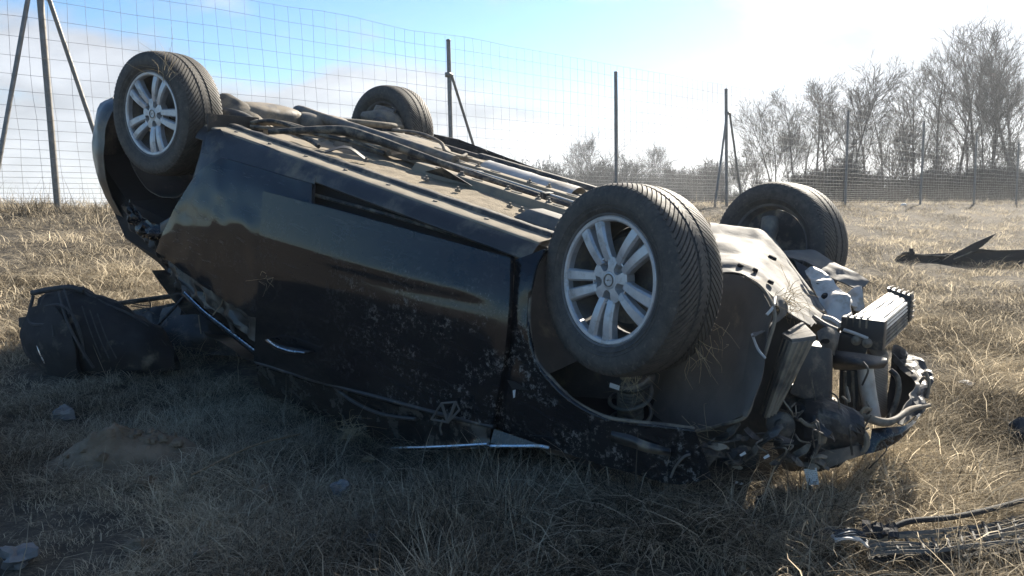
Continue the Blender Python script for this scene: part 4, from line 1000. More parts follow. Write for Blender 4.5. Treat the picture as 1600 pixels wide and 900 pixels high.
# charge-air cooler with ribbed end tanks
nf = [C(1333, 494, b=-.18), C(1376, 499, b=-.18), C(1376, 548, b=-.18), C(1333, 540, b=-.18)]
ff = [C(1389, 456, b=.42), C(1415, 468, b=.42), C(1416, 508, b=.42), C(1389, 498, b=.42)]
cool = hexa('charge_air_cooler', nf + ff, M['tin'], car, .004)
for k in range(7):
    f = .12 + .13 * k; A = nf[1] * (1 - f) + nf[2] * f; B_ = ff[1] * (1 - f) + ff[2] * f
    o3 = np.array([.004, 0, 0]); tube('cooling_fin', [A + o3 + (B_ - A) * .03, B_ + o3 + (A - B_) * .03], .006, M['tin' if k < 3 else 'plastic_dusty'], cool, 5)
for k in range(4):
    f = .14 + .22 * k; A = nf[0] * (1 - f) + nf[1] * f; B_ = ff[0] * (1 - f) + ff[1] * f; tube('top_rib', [A + [0, 0, -.001], B_ + [0, 0, -.001]], .003, M['galv'], cool, 5)
nf2 = [C(1314, 494, b=-.22), C(1383, 502, b=-.22), C(1379, 550, b=-.22), C(1312, 538, b=-.22)]
tk = hexa('cooler_tank', nf2 + [p + np.array([0, .05, 0]) for p in nf2], M['plastic'], car, .008)
for f in (.15, .3, .45, .6):
    A = nf2[0] * (1 - f) + nf2[1] * f; tube('tank_rib', [A + [0, -.004, .004], A + [0, .05, .006]], .0035, M['galv'], tk, 5); D_ = nf2[3] * (1 - f) + nf2[2] * f; tube('tank_rib', [A + [0, -.005, 0], A * .7 + D_ * .3 + [0, -.005, 0]], .0035, M['plastic_dusty'], tk, 5)
ff2 = [C(1385, 449, b=.44), C(1425, 463, b=.44), C(1421, 505, b=.44), C(1390, 500, b=.44)]
tk = hexa('cooler_tank', ff2 + [p + np.array([0, .07, 0]) for p in ff2], M['plastic'], car, .008)
for f in (.15, .35, .55, .75, .92):
    A = ff2[0] * (1 - f) + ff2[1] * f; tube('tank_rib', [A + [0, -.002, .005], A + [0, .07, .005]], .004, M['plastic_dusty'], tk, 5)
for f in (.2, .4, .6, .8):
    A = ff2[1] * (1 - f) + ff2[2] * f; tube('tank_rib', [A + [.004, -.002, 0], A + [.004, .07, 0]], .004, M['plastic_dusty'], tk, 5)
# mounting plate with two rubber bushes below the near tank
mp_ = hexa('cooler_mount', [C(1312, 520, b=-.25), C(1358, 535, b=-.25), C(1352, 556, b=-.25), C(1308, 548, b=-.25), C(1312, 516, b=-.16), C(1358, 530, b=-.16), C(1352, 552, b=-.16), C(1308, 544, b=-.16)], M['plastic'], car, .005)
for x, y in ((1337, 532), (1354, 536)):
    c = C(x, y, b=-.26); d3 = CB.T @ (-FW); mk('rubber_bush', *join_data([tube_data([c, c + d3 * .008], [.0165, .0165], 16), tube_data([c + d3 * .008, c + d3 * .014], [.009, .009], 12)]), M['plastic_dusty'], mp_)
tube('mount_edge', [C(1318, 515, b=-.26), C(1336, 521, b=-.26), C(1356, 529, b=-.26)], .006, M['galv'], mp_, 6)
grid('air_duct', [[C(1300, 548, b=-.30), C(1330, 552, b=-.32), C(1360, 556, b=-.30), C(1384, 562, b=-.22)], [C(1300, 562, b=-.32), C(1330, 566, b=-.35), C(1360, 570, b=-.33), C(1384, 566, b=-.25)], [C(1304, 576, b=-.28), C(1330, 576, b=-.30), C(1362, 574, b=-.28), C(1380, 574, b=-.22)]], M['plastic'], car, 20, 12, .005, crumple=.006)
# radiator with silver side tank
r0 = [C(1366, 560, b=-.16), C(1388, 552, b=-.05), C(1386, 650, b=-.10), C(1370, 664, b=-.20)]
hexa('radiator', r0 + [p + np.array([-.05, .12, 0]) for p in r0], M['core'], car, .002)
tube('radiator_tank', [C(1351, 566, b=-.26), C(1356, 610, b=-.26), C(1364, 655, b=-.26)], .026, M['tin'], car, 14)
hexa('fan_shroud', [C(1312, 575, b=-.24), C(1352, 578, b=-.24), C(1356, 655, b=-.24), C(1310, 640, b=-.24), C(1312, 575, b=-.18), C(1352, 578, b=-.18), C(1356, 655, b=-.18), C(1310, 640, b=-.18)], M['plastic'], car, .006)
for x in (1320, 1332, 1343): tube('shroud_rib', [C(x, 580, b=-.25), C(x + 2, 640, b=-.25)], .006, M['plastic_dusty'], car, 6)
tube('coolant_hose', [C(1391, 578, b=-.05), C(1402, 590, b=-.05), C(1404, 612, b=-.06), C(1396, 640, b=-.10), C(1388, 655, b=-.16)], .010, M['rubber'], car, 8)
# front bumper cover: outer face, curled edge and dark hollow
bm_ = grid('front_bumper', [[C(1362, 670, b=-.40), C(1388, 668, b=-.38), C(1412, 665, b=-.32), C(1428, 652, b=-.22), C(1440, 640, b=-.10)], [C(1358, 690, b=-.42), C(1386, 685, b=-.40), C(1410, 676, b=-.34), C(1428, 660, b=-.24), C(1440, 645, b=-.12)], [C(1340, 712, b=-.44), C(1370, 705, b=-.42), C(1400, 690, b=-.37), C(1424, 664, b=-.28), C(1438, 648, b=-.16)]], M['paint'], car, 30, 16, .005, crumple=.006, cs=7, seed=61)
grid('bumper_curl', [[C(1440, 641, b=-.10), C(1449, 620, b=.0), C(1456, 597, b=.10), C(1450, 574, b=.20), C(1424, 553, b=.30), C(1396, 541, b=.36)], [C(1428, 650, b=-.18), C(1440, 622, b=-.06), C(1446, 600, b=.05), C(1440, 582, b=.15), C(1420, 562, b=.24), C(1395, 548, b=.32)], [C(1408, 664, b=-.30), C(1424, 628, b=-.14), C(1434, 605, b=-.02), C(1430, 588, b=.10), C(1412, 572, b=.20), C(1394, 556, b=.28)]], M['plastic'], car, 24, 8, .005, crumple=.022, cs=10, seed=62, smooth=False)
grid('bumper_inner_edge', [[C(1410, 664, b=-.31), C(1426, 628, b=-.15), C(1436, 603, b=-.03), C(1432, 586, b=.09), C(1412, 569, b=.19), C(1394, 551, b=.27)], [C(1404, 655, b=-.30), C(1420, 622, b=-.16), C(1430, 604, b=-.05), C(1426, 592, b=.07), C(1408, 578, b=.17), C(1393, 562, b=.25)]], M['tray'], car, 34, 6, .004, crumple=.016, cs=12, seed=63)
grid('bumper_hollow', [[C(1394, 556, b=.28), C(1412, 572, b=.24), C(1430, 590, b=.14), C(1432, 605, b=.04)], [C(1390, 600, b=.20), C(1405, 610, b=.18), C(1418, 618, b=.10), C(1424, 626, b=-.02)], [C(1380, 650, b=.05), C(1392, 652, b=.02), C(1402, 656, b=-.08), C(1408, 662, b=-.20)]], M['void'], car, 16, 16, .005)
for k, pts in enumerate([[(1446, 580), (1452, 600), (1448, 622)], [(1436, 600), (1444, 590), (1452, 596)], [(1430, 625), (1442, 622), (1452, 612)], [(1432, 632), (1436, 622), (1446, 618), (1452, 605)]]):
    tube('torn_strip', [C(x, y, b=-.02 + .02 * k) for x, y in pts], .006, M['plastic_dusty'], car, 6)
tube('foam_bar', [C(1270, 640, b=-.48), C(1312, 646, b=-.48), C(1345, 650, b=-.46), C(1380, 660, b=-.43), C(1400, 655, b=-.38), C(1422, 640, b=-.26), C(1452, 633, b=-.10)], .014, M['plastic_dusty'], car, 9, rad=[.022, .016, .013, .014, .010, .010, .007])
tube('torn_strip', [C(1345, 645, b=-.48), C(1352, 638, b=-.48), C(1362, 640, b=-.47)], .006, M['felt'], car, 6)
grid('lower_grille_panel', [[C(1225, 600, b=-.42), C(1262, 612, b=-.45), C(1300, 625, b=-.48), C(1345, 650, b=-.50)], [C(1215, 640, b=-.52), C(1262, 640, b=-.55), C(1305, 650, b=-.56), C(1350, 668, b=-.52)], [C(1210, 690, b=-.55), C(1260, 690, b=-.57), C(1305, 690, b=-.56), C(1350, 690, b=-.48)], [C(1225, 730, b=-.48), C(1262, 735, b=-.50), C(1300, 728, b=-.50), C(1342, 712, b=-.46)]], M['plastic'], car, 20, 14, .005, crumple=.016, cs=10, seed=64, smooth=False)
grid('bumper_skirt', [[C(1258, 715, b=-.60), C(1285, 706, b=-.60), C(1315, 700, b=-.57), C(1345, 694, b=-.50)], [C(1258, 733, b=-.60), C(1288, 732, b=-.60), C(1318, 720, b=-.57), C(1346, 710, b=-.50)]], M['rocker'], car, 18, 8, .005, crumple=.008, cs=7, seed=65)
tube('fog_lamp_ring', [C(1346 + 9 * math.cos(t), 690 + 15 * math.sin(t), b=-.505) for t in np.linspace(0, 6.283, 13)], .009, M['plastic_dusty'], car, 6, sub=2)
# horn disc
c = C(1219, 662, b=-.64); d3 = CB.T @ np.array([-.25, -.95, .05]); hn = mk('horn', *join_data([tube_data([c - d3 * .03, c + d3 * .018], [.041, .043], 22), tube_data([c + d3 * .018, c + d3 * .022], [.040, .034], 22), tube_data([c + d3 * .022, c + d3 * .027], [.020, .016], 16)]), M['plastic'], car); auto(hn, 40)
grid('horn_guard', [[C(1219, 617, b=-.66), C(1238, 642, b=-.66)], [C(1226, 628, b=-.60), C(1241, 652, b=-.62)]], M['plastic_dusty'], car, 8, 5, .004)
# longitudinal box section and its neighbours
lm = hexa('longitudinal_member', [C(1222, 527, b=-.60), C(1238, 536, b=-.67), C(1274, 531, b=-.60), C(1258, 514, b=-.52), C(1186, 645, b=-.62), C(1196, 655, b=-.70), C(1216, 644, b=-.66), C(1208, 632, b=-.58)], M['plastic_dusty'], car, .005)
for f in (.25, .5, .75):
    A = C(1238, 536, b=-.672) * (1 - f) + C(1274, 531, b=-.602) * f; B_ = C(1196, 655, b=-.702) * (1 - f) + C(1216, 644, b=-.662) * f; tube('pressed_rib', [A, A * .5 + B_ * .5, B_], .004, M['plastic_dusty'], lm, 5)
for f in (.3, .65):
    A = C(1222, 527, b=-.603) * (1 - f) + C(1238, 536, b=-.673) * f; B_ = C(1186, 645, b=-.623) * (1 - f) + C(1196, 655, b=-.703) * f; tube('pressed_rib', [A, A * .5 + B_ * .5, B_], .004, M['plastic'], lm, 5)
hexa('member_cap', [C(1221, 520, b=-.60), C(1237, 530, b=-.66), C(1276, 524, b=-.60), C(1258, 506, b=-.52), C(1222, 527, b=-.60), C(1238, 537, b=-.66), C(1275, 534, b=-.60), C(1258, 514, b=-.52)], M['tray'], car, .004)
tube('cap_ridge', [C(1232, 520, b=-.60), C(1246, 511, b=-.55), C(1254, 507, b=-.52)], .008, M['tray'], car, 6)
grid('plate_flange', [[C(1174, 524, b=-.70), C(1186, 540, b=-.72), C(1196, 560, b=-.73)], [C(1164, 580, b=-.71), C(1178, 588, b=-.74), C(1190, 594, b=-.75)], [C(1152, 640, b=-.72), C(1160, 648, b=-.76), C(1168, 652, b=-.77)]], M['liner'], car, 12, 18, .004, crumple=.006, seed=67)
tube('flange_edge', [C(1175, 522, b=-.71), C(1184, 545, b=-.74), C(1196, 560, b=-.75)], .004, M['tin'], car, 5)
grid('twisted_flange', [[C(1214, 462, b=-.55), C(1228, 472, b=-.52), C(1229, 488, b=-.52), C(1214, 505, b=-.58), C(1190, 516, b=-.66), C(1174, 524, b=-.70)], [C(1210, 478, b=-.60), C(1218, 486, b=-.58), C(1214, 496, b=-.58), C(1202, 508, b=-.64), C(1188, 522, b=-.70), C(1176, 528, b=-.73)]], M['tray'], car, 26, 8, .004, crumple=.010, cs=12, seed=68)
tube('torn_strip', [C(1211, 464, b=-.60), C(1208, 480, b=-.66), C(1198, 492, b=-.68)], .005, M['tin'], car, 5)
hs_ = hexa('lamp_housing', [C(1266, 538, b=-.50), C(1300, 545, b=-.45), C(1298, 640, b=-.48), C(1232, 615, b=-.55), C(1268, 530, b=-.38), C(1302, 536, b=-.35), C(1300, 640, b=-.35), C(1240, 620, b=-.40)], M['plastic'], car, .012)
plate('housing_slot', [C(1242, 566, b=-.545), C(1250, 570, b=-.54), C(1244, 586, b=-.55), C(1237, 582, b=-.55)], CB.T @ (-FW), .004, M['void'], hs_)
grid('bracket_ear', [[C(1276, 520, b=-.45), C(1292, 512, b=-.42), C(1310, 522, b=-.38)], [C(1280, 534, b=-.47), C(1294, 530, b=-.45), C(1306, 540, b=-.42)], [C(1290, 548, b=-.46), C(1300, 552, b=-.44), C(1304, 556, b=-.42)]], M['belly_dark'], car, 14, 12, .005, crumple=.006, cs=12, seed=69)
plate('bolt_hole', [C(1289 + 7 * math.cos(t), 533 + 4 * math.sin(t), b=-.475) for t in np.linspace(0, 6.283, 11)[:-1]], CB.T @ (-FW), .003, M['void'], car)
tube('bracket_rim', [C(1272, 496, b=-.25), C(1290, 508, b=-.3), C(1308, 516, b=-.3)], .010, M['tray'], car, 6)
tube('bracket_rim', [C(1286, 496, b=-.2), C(1300, 500, b=-.2), C(1312, 508, b=-.22)], .012, M['galv'], car, 6)
# shattered plastics hanging below the nose
rg = random.Random(15)
for k in range(26):
    x, y = rg.uniform(1070, 1300), rg.uniform(672, 728); w = rg.uniform(8, 26); b = rg.uniform(-.80, -.66)
    if x > 1230: b += .12
    th = rg.uniform(-.8, .8); cx, cy = math.cos(th) * w, math.sin(th) * w; hx, hy = -math.sin(th) * w * .4, math.cos(th) * w * .4
    grid('broken_plastic', [[C(x - cx + rg.uniform(-4, 4), y - cy, b=b), C(x, y - 3, b=b - .02), C(x + cx, y + cy, b=b)], [C(x - cx + hx, y - cy + hy, b=b - .03), C(x + hx, y + hy, b=b - .04), C(x + cx + hx * .5, y + cy + hy * .5, b=b - .01)]], M[rg.choice(['plastic', 'plastic', 'plastic_dusty', 'paint_dirty'])], car, 7, 4, .004, crumple=.014, cs=16, seed=100 + k, smooth=False)
for k in range(14):
    x, y = rg.uniform(1060, 1290), rg.uniform(655, 715); b = rg.uniform(-.80, -.70)
    tube('torn_wire', [C(x, y, b=b), C(x + rg.uniform(-20, 25), y + rg.uniform(-8, 14), b=b - .03), C(x + rg.uniform(-30, 45), y + rg.uniform(-4, 34), b=b)], .003, M['rubber'], car, 5, sub=5)
grid('wing_tip', [[C(1048, 735, b=-.90), C(1062, 715, b=-.91), C(1080, 700, b=-.89)], [C(1062, 745, b=-.88), C(1078, 722, b=-.88), C(1090, 704, b=-.86)]], M['paint'], car, 10, 6, .004, crumple=.01, cs=9, seed=72)
tube('wing_tip_edge', [C(1048, 746, b=-.91), C(1056, 728, b=-.92), C(1068, 714, b=-.92), C(1078, 710, b=-.90)], .004, M['tray'], car, 5)
for k in range(16):
    x, y = rg.uniform(1235, 1385), rg.uniform(560, 700); b = rg.uniform(-.62, -.52) if x < 1330 else rg.uniform(-.5, -.42)
    tube('torn_wire', [C(x, y, b=b), C(x + rg.uniform(-14, 14), y + rg.uniform(5, 24), b=b - .02), C(x + rg.uniform(-30, 30), y + rg.uniform(15, 50), b=b)], rg.uniform(.002, .004), M[rg.choice(['rubber', 'plastic_dusty', 'rubber'])], car, 5, sub=5)
# hanging cable with its printed tag
tube('torn_cable', [C(1278, 655, b=-.60), C(1284, 672, b=-.64), C(1280, 690, b=-.65), C(1272, 712, b=-.65), C(1267, 733, b=-.65)], .007, M['rubber'], car, 7)
tube('cable_tie', [C(1281, 664, b=-.65), C(1286, 680, b=-.66), C(1284, 690, b=-.66)], .013, M['plastic_dusty'], car, 7)
tube('torn_strip', [C(1250, 655, b=-.62), C(1262, 664, b=-.64), C(1280, 667, b=-.66)], .006, M['felt'], car, 6)
lt = [C(1256, 733, b=-.66), C(1276, 731, b=-.66), C(1280, 757, b=-.65), C(1262, 758, b=-.65)]
lab = mk('paper_label', lt + [p + CB.T @ FW * .0015 for p in lt], [(0, 1, 2, 3), (7, 6, 5, 4), (0, 4, 5, 1), (1, 5, 6, 2), (2, 6, 7, 3), (3, 7, 4, 0)], M['label'], car, False)
uvl = lab.data.uv_layers.new(name='UVMap')
for poly in lab.data.polygons:
    for li, vi in zip(poly.loop_indices, poly.vertices): uvl.data[li].uv = [(0, 1), (1, 1), (1, 0), (0, 0)][vi % 4]
lab['label'] = 'white printed paper label hanging from a torn cable'
for (x, y) in ((1160, 708), (1197, 712)):
    grid('white_shard', [[C(x - 4, y + 2, b=-.80), C(x + 4, y - 3, b=-.80)], [C(x - 2, y + 5, b=-.80), C(x + 6, y + 1, b=-.80)]], M['white'], car, 3, 3, .003)
# grass caught on the wheels
def straw_bunch(name, c, dirs, n, ln, seed, parent=car, w=.0010):
    rg = random.Random(seed); parts = []
    for _ in range(n):
        d = np.array(dirs, float) + np.array([rg.gauss(0, .5), rg.gauss(0, .5), rg.gauss(0, .5)]); d /= np.linalg.norm(d); p = np.array(c) + np.array([rg.gauss(0, .02), rg.gauss(0, .02), rg.gauss(0, .02)])
        l = ln * rg.uniform(.4, 1.0); q = p + d * l * .5 + np.array([rg.gauss(0, .02), rg.gauss(0, .02), rg.gauss(0, .02)]); e = q + d * l * .5 + np.array([rg.gauss(0, .03), rg.gauss(0, .03), -.02])
        parts.append(tube_data(cr([p, q, e], 6), np.linspace(w, w * .4, 6), 3, False))
    V, F = join_data(parts); o = mk(name, V, F, M['straw_plain'], parent); return tag(o, kind='stuff')
M['straw_plain'] = simple('caught_straw', (.25, .20, .12), (.40, .32, .20), 30, .9, 0, 0)
straw_bunch('caught_grass', C(1088, 545, b=-.80), (.5, -.3, -.7), 16, .07, 1)
straw_bunch('caught_grass', C(1115, 520, b=-.72), (.8, -.1, -.3), 8, .06, 2)
straw_bunch('caught_grass', C(262, 118, b=-.90), (-.4, 0, .8), 14, .22, 3)
straw_bunch('caught_grass', C(1226, 470, b=-.50), (.3, -.2, .2), 50, .08, 4)
straw_bunch('caught_grass', C(660, 205, b=.85), (.5, 0, -.2), 22, .12, 5)
straw_bunch('caught_grass', C(545, 672, b=-.97), (.3, -.3, .2), 60, .10, 6)
straw_bunch('caught_grass', C(425, 435, b=-.95), (.5, -.2, 0), 12, .06, 7)
straw_bunch('caught_grass', C(1080, 675, b=-.80), (.6, -.2, .2), 18, .09, 8)
straw_bunch('caught_grass', C(985, 580, b=-.80), (.2, -.2, -.9), 24, .08, 9)

# ------------------------------------------------------------------ loose things
def wobbly(name, prof, mat, seed, loc, sc, rot=(0, 0, 0), n=14, m_=9, jit=.25):
    V, F = [], []
    for j in range(m_ + 1):
        ph = -math.pi / 2 + math.pi * j / m_
        for i in range(n):
            th = 2 * math.pi * i / n; v = Vector((math.cos(ph) * math.cos(th), math.cos(ph) * math.sin(th), math.sin(ph)))
            v *= 1 + jit * mnoise.noise(v * 1.3 + Vector((seed * 5.1, 0, 0))) * 2 + jit * .6 * mnoise.noise(v * 3.2 + Vector((seed, 9, 0)))
            V.append((v.x * sc[0], v.y * sc[1], v.z * sc[2]))
    for j in range(m_):
        for i in range(n): k = (i + 1) % n; F.append((j * n + i, j * n + k, (j + 1) * n + k, (j + 1) * n + i))
    o = mk(name, V, F, mat, None, True); auto(o, 28); o.location = loc; o.rotation_euler = rot; return o
BARE = []          # (x, y, radius) places without grass
for f_ in np.linspace(0, 1, 9): q_ = G(1308 + 85 * f_, 352 + 20 * f_); BARE.append((q_[0], q_[1], .22))
for x_, y_ in ((1180, 760), (1120, 770), (880, 735), (1530, 700), (1575, 730), (1440, 560), (330, 470)): q_ = G(x_, y_); BARE.append((q_[0], q_[1], .11))
def build_loose():
    # travel backpack lying behind the tail
    base = G(150, 600); sc_ = np.linalg.norm(base - CAM) / FPX
    bp = empty('backpack', base); tag(bp, 'bulging black travel backpack lying in the grass behind the car', 'backpack')
    def Lp(x, y, d=0.0):                      # survey point, d metres nearer than the bag's middle plane
        k = (base[1] + .18 - d) / ray(x, y)[1]; return CAM + ray(x, y) * k - base
    # body: sections from the flat pocket end (left) to the narrow end (right)
    secs = [((48, 520), (62, 466), (80, 582)), ((62, 515), (85, 452), (104, 598)), ((100, 518), (125, 451), (150, 602)), ((150, 525), (168, 472), (190, 598)), ((195, 540), (205, 490), (226, 590)), ((240, 555), (245, 515), (258, 584)), ((276, 570), (272, 552), (282, 580))]
    rows = []
    for k, (c, t, b) in enumerate(secs):
        th = (.05, .13, .19, .19, .17, .13, .03)[k]; ring = []
        ct, cb_, cc = Lp(*t), Lp(*b), Lp(*c)
        for q in np.linspace(0, 2 * math.pi, 15):
            v = (ct + cb_) / 2 + (ct - cb_) / 2 * math.cos(q) * (1.0); v = v + np.array([0, -1, .0]) * th * math.sin(q); ring.append(v)
        rows.append(ring)
    grid('main_compartment', rows, M['cloth'], bp, 44, 30, .004, crumple=.018, cs=7, seed=81)
    fr_ = [[Lp(44, 500, .10), Lp(58, 480, .12), Lp(86, 478, .17), Lp(105, 500, .21)], [Lp(38, 520, .08), Lp(60, 520, .17), Lp(92, 520, .22), Lp(118, 530, .23)], [Lp(44, 545, .08), Lp(64, 550, .17), Lp(98, 556, .22), Lp(124, 566, .22)], [Lp(62, 570, .08), Lp(80, 584, .12), Lp(108, 592, .15), Lp(130, 592, .17)]]
    fp = grid('front_pocket', fr_, M['cloth'], bp, 20, 20, .02, crumple=.010, cs=8, seed=82)
    tube('zip', [Lp(58, 540, .20), Lp(62, 552, .20), Lp(70, 568, .19)], .0035, M['chrome'], fp, 5)
    tube('zip', [Lp(70, 478, .17), Lp(92, 476, .2), Lp(112, 490, .235), Lp(126, 520, .245), Lp(132, 560, .24)], .006, M['webbing'], fp, 6)
    for x0, y0, x1, y1 in ((82, 508, 84, 526), (104, 480, 108, 490)): tube('zip_pull', [Lp(x0, y0, .25), Lp(x1, y1, .26)], .005, M['webbing'], bp, 6)
    tube('top_handle', [Lp(50, 458, .05), Lp(80, 452, .06), Lp(110, 449, .05), Lp(130, 455, .04)], .014, M['webbing'], bp, 8)
    tube('shoulder_strap', [Lp(52, 462, .10), Lp(46, 490, .12), Lp(50, 506, .16), Lp(78, 506, .21)], .008, M['webbing'], bp, 6)
    grid('buckle', [[Lp(31, 496, .1), Lp(44, 494, .1)], [Lp(32, 511, .1), Lp(45, 512, .1)]], M['plastic'], bp, 4, 4, .012)
    tube('compression_strap', [Lp(92, 455, .16), Lp(104, 500, .235), Lp(124, 540, .255), Lp(146, 575, .23)], .007, M['webbing'], bp, 6)
    tube('compression_strap', [Lp(100, 452, .15), Lp(115, 498, .24), Lp(128, 535, .258)], .004, M['webbing'], bp, 6)
    tube('seam', [Lp(122, 452, .02), Lp(166, 475, .03), Lp(205, 492, .02), Lp(240, 518, .02), Lp(262, 545, .02)], .006, M['webbing'], bp, 6)
    for k in range(3): tube('seam', [Lp(128 + 12 * k, 478 + 6 * k, .19), Lp(142 + 12 * k, 520 + 4 * k, .215), Lp(158 + 12 * k, 560, .20)], .0035, M['webbing'], bp, 5)
    # torn tailgate lying between the backpack and the car
    b2 = G(300, 548); tg = empty('torn_tailgate', b2); tag(tg, 'broken black tailgate with dangling trim wedged under the rear of the car', 'tailgate')
    def Lt(x, y, d=0.0): k = (b2[1] + .10 - d) / ray(x, y)[1]; return CAM + ray(x, y) * k - b2
    tube('frame_bar', [Lt(172, 476), Lt(230, 468), Lt(290, 460)], .014, M['plastic'], tg, 8)
    tube('frame_trim', [Lt(178, 473, .02), Lt(232, 465, .02), Lt(288, 457, .02)], .004, M['tray'], tg, 5)
    tube('gas_strut', [Lt(289, 462, .05), Lt(268, 485, .08), Lt(247, 508, .10)], .009, M['plastic'], tg, 7)
    grid('inner_panel', [[Lt(200, 485, -.1), Lt(245, 480, -.1), Lt(288, 470, -.1)], [Lt(210, 510, -.05), Lt(250, 505, -.05), Lt(292, 500, -.05)], [Lt(230, 545, 0), Lt(262, 540, 0), Lt(300, 535, 0)]], M['plastic'], tg, 18, 14, .006, crumple=.04, cs=6, seed=83)
    grid('grey_lining', [[Lt(255, 482, -.02), Lt(272, 478, -.02), Lt(284, 476, -.02)], [Lt(250, 498, .0), Lt(266, 496, 0), Lt(280, 496, 0)], [Lt(248, 510, .02), Lt(258, 512, .02), Lt(268, 510, .02)]], M['stone'], tg, 10, 10, .004, crumple=.015, cs=10, seed=84)
    grid('boot_lid', [[Lt(262, 496, .12), Lt(300, 492, .14), Lt(340, 500, .12), Lt(372, 520, .10)], [Lt(258, 520, .16), Lt(300, 518, .2), Lt(345, 524, .18), Lt(380, 538, .14)], [Lt(262, 552, .16), Lt(305, 556, .2), Lt(350, 556, .18), Lt(388, 556, .14)]], M['plastic'], tg, 22, 14, .02, crumple=.03, cs=5, seed=85)
    for k, pts in enumerate([[(232, 466), (235, 480), (222, 490)], [(205, 478), (225, 482), (250, 495)], [(196, 470), (215, 476), (236, 478)]]):
        tube('loose_wire', [Lt(x, y, .08) for x, y in pts], .0035, M['rubber'], tg, 5)
    # long black bumper trim in the field
    b3 = G(1500, 414); tr = empty('torn_bumper_trim', b3); tag(tr, 'long torn black bumper trim lying in the sunlit field at right', 'car part')
    def Lr(x, y, d=0.0): k = (b3[1] - d) / ray(x, y)[1]; return CAM + ray(x, y) * k - b3
    out = [(1397, 408), (1402, 400), (1412, 394), (1428, 393), (1431, 398), (1470, 399), (1490, 397), (1520, 389), (1560, 391), (1600, 390), (1640, 380), (1640, 413), (1612, 408), (1598, 410), (1590, 422), (1582, 412), (1562, 409), (1540, 413), (1500, 419), (1450, 420), (1431, 416), (1427, 404), (1414, 403), (1404, 410)]
    plate('trim_strip', [Lr(x, y, .03 * math.sin(x * .03)) for x, y in out], (0, 1, 0), .014, M['plastic_matt'], tr)
    grid('strip_flange', [[Lr(x, y, .03 * math.sin(x * .03)) for x, y in out[4:11]], [Lr(x, y, .03 * math.sin(x * .03)) + np.array([.01, .11, -.02]) for x, y in out[4:11]]], M['plastic_matt'], tr, 30, 5, .006, crumple=.008, cs=9, seed=86)
    plate('upright_blade', [Lr(x, y, .09) for x, y in ((1449, 419), (1470, 408), (1484, 399), (1500, 391), (1522, 379), (1557, 364), (1546, 373), (1534, 385), (1516, 396), (1490, 410), (1472, 419))], (0, -1, 0), .012, M['plastic_matt'], tr)
    tube('strip_edge', [Lr(1428, 397, .03), Lr(1450, 399, .03), Lr(1478, 400, .03)], .008, M['plastic_dusty'], tr, 6)
    grid('end_lug', [[Lr(1420, 388, .02), Lr(1426, 388, .02)], [Lr(1421, 398, .02), Lr(1427, 398, .02)]], M['plastic_matt'], tr, 4, 4, .02)
    tube('strip_edge', [Lr(1490, 405, .14), Lr(1505, 399, .14), Lr(1519, 393, .14)], .009, M['plastic_dusty'], tr, 6)
    grid('hanging_lug', [[Lr(1578, 408, .1), Lr(1600, 406, .1)], [Lr(1585, 420, .12), Lr(1592, 420, .12)]], M['plastic_matt'], tr, 6, 5, .02)
    # broken radiator grille, bottom right
    b4 = G(1480, 885); gr = empty('broken_grille', b4); tag(gr, 'broken radiator grille with slats coloured pale as lit edges lying at the bottom right corner', 'grille')
    for x_, y_ in ((1340, 888), (1400, 886), (1450, 886), (1500, 880), (1550, 868), (1590, 860)): q_ = G(x_, y_); BARE.append((q_[0], q_[1], .085))
    def Lg(x, y, h=0.0): p = G(x, y); p[2] += .07 + h; return p - b4
    tops = [(1352, 884), (1400, 880), (1450, 876), (1500, 867), (1550, 854), (1610, 834)]
    wid = (20, 22, 26, 32, 40, 50)
    rows = [[Lg(x + 3 * j, y + w * j / 2, -.03) for (x, y), w in zip(tops, wid)] for j in range(3)]
    grid('gap_shade', rows, M['plastic_matt'], gr, 30, 6, .006, crumple=.004, cs=9)  # dark sheet stands in for the shaded openings between the slats
    for k in range(5):
        P = cr([Lg(x + 1.5 * k, y + w * k / 4.0, .006 * math.sin(i + k)) for i, ((x, y), w) in enumerate(zip(tops, wid))], 30)
        grid('slat', [[q + [0, 0, .006] for q in P], [q + np.array([.001, -.003, -.004]) for q in P]], M['plastic_dusty' if k % 2 else 'tray'], gr, 30, 3, .004)  # slats paler than the sheet behind, imitating their lit edges
    for i in range(13):
        f = i / 12 * 4.9; j = int(f); g = f - j; x = tops[j][0] * (1 - g) + tops[j + 1][0] * g; y = tops[j][1] * (1 - g) + tops[j + 1][1] * g; w = wid[j] * (1 - g) + wid[j + 1] * g
        tube('cross_bar', [Lg(x, y, 0), Lg(x + 6, y + w * .5, 0), Lg(x + 10, y + w, 0)], .005, M['tray'], gr, 5)
    tube('frame', [Lg(1325, 880, .01), Lg(1360, 880, .01), Lg(1390, 879, .02), Lg(1420, 873, .03), Lg(1480, 866, .03), Lg(1540, 849, .03), Lg(1612, 826, .03)], .008, M['plastic_matt'], gr, 7)
    grid('end_piece', [[Lg(1298, 886, .02), Lg(1330, 884, .03), Lg(1350, 888, .02)], [Lg(1304, 900, .02), Lg(1332, 902, .03), Lg(1354, 906, .01)]], M['galv'], gr, 14, 8, .006, crumple=.012, cs=22, seed=88, smooth=False)
    for k in range(4): tube('end_rib', [Lg(1300 + 2 * k, 887 + 4 * k, .03), Lg(1328 + 2 * k, 886 + 4 * k, .04), Lg(1352, 890 + 4 * k, .03)], .003, M['plastic'], gr, 5)
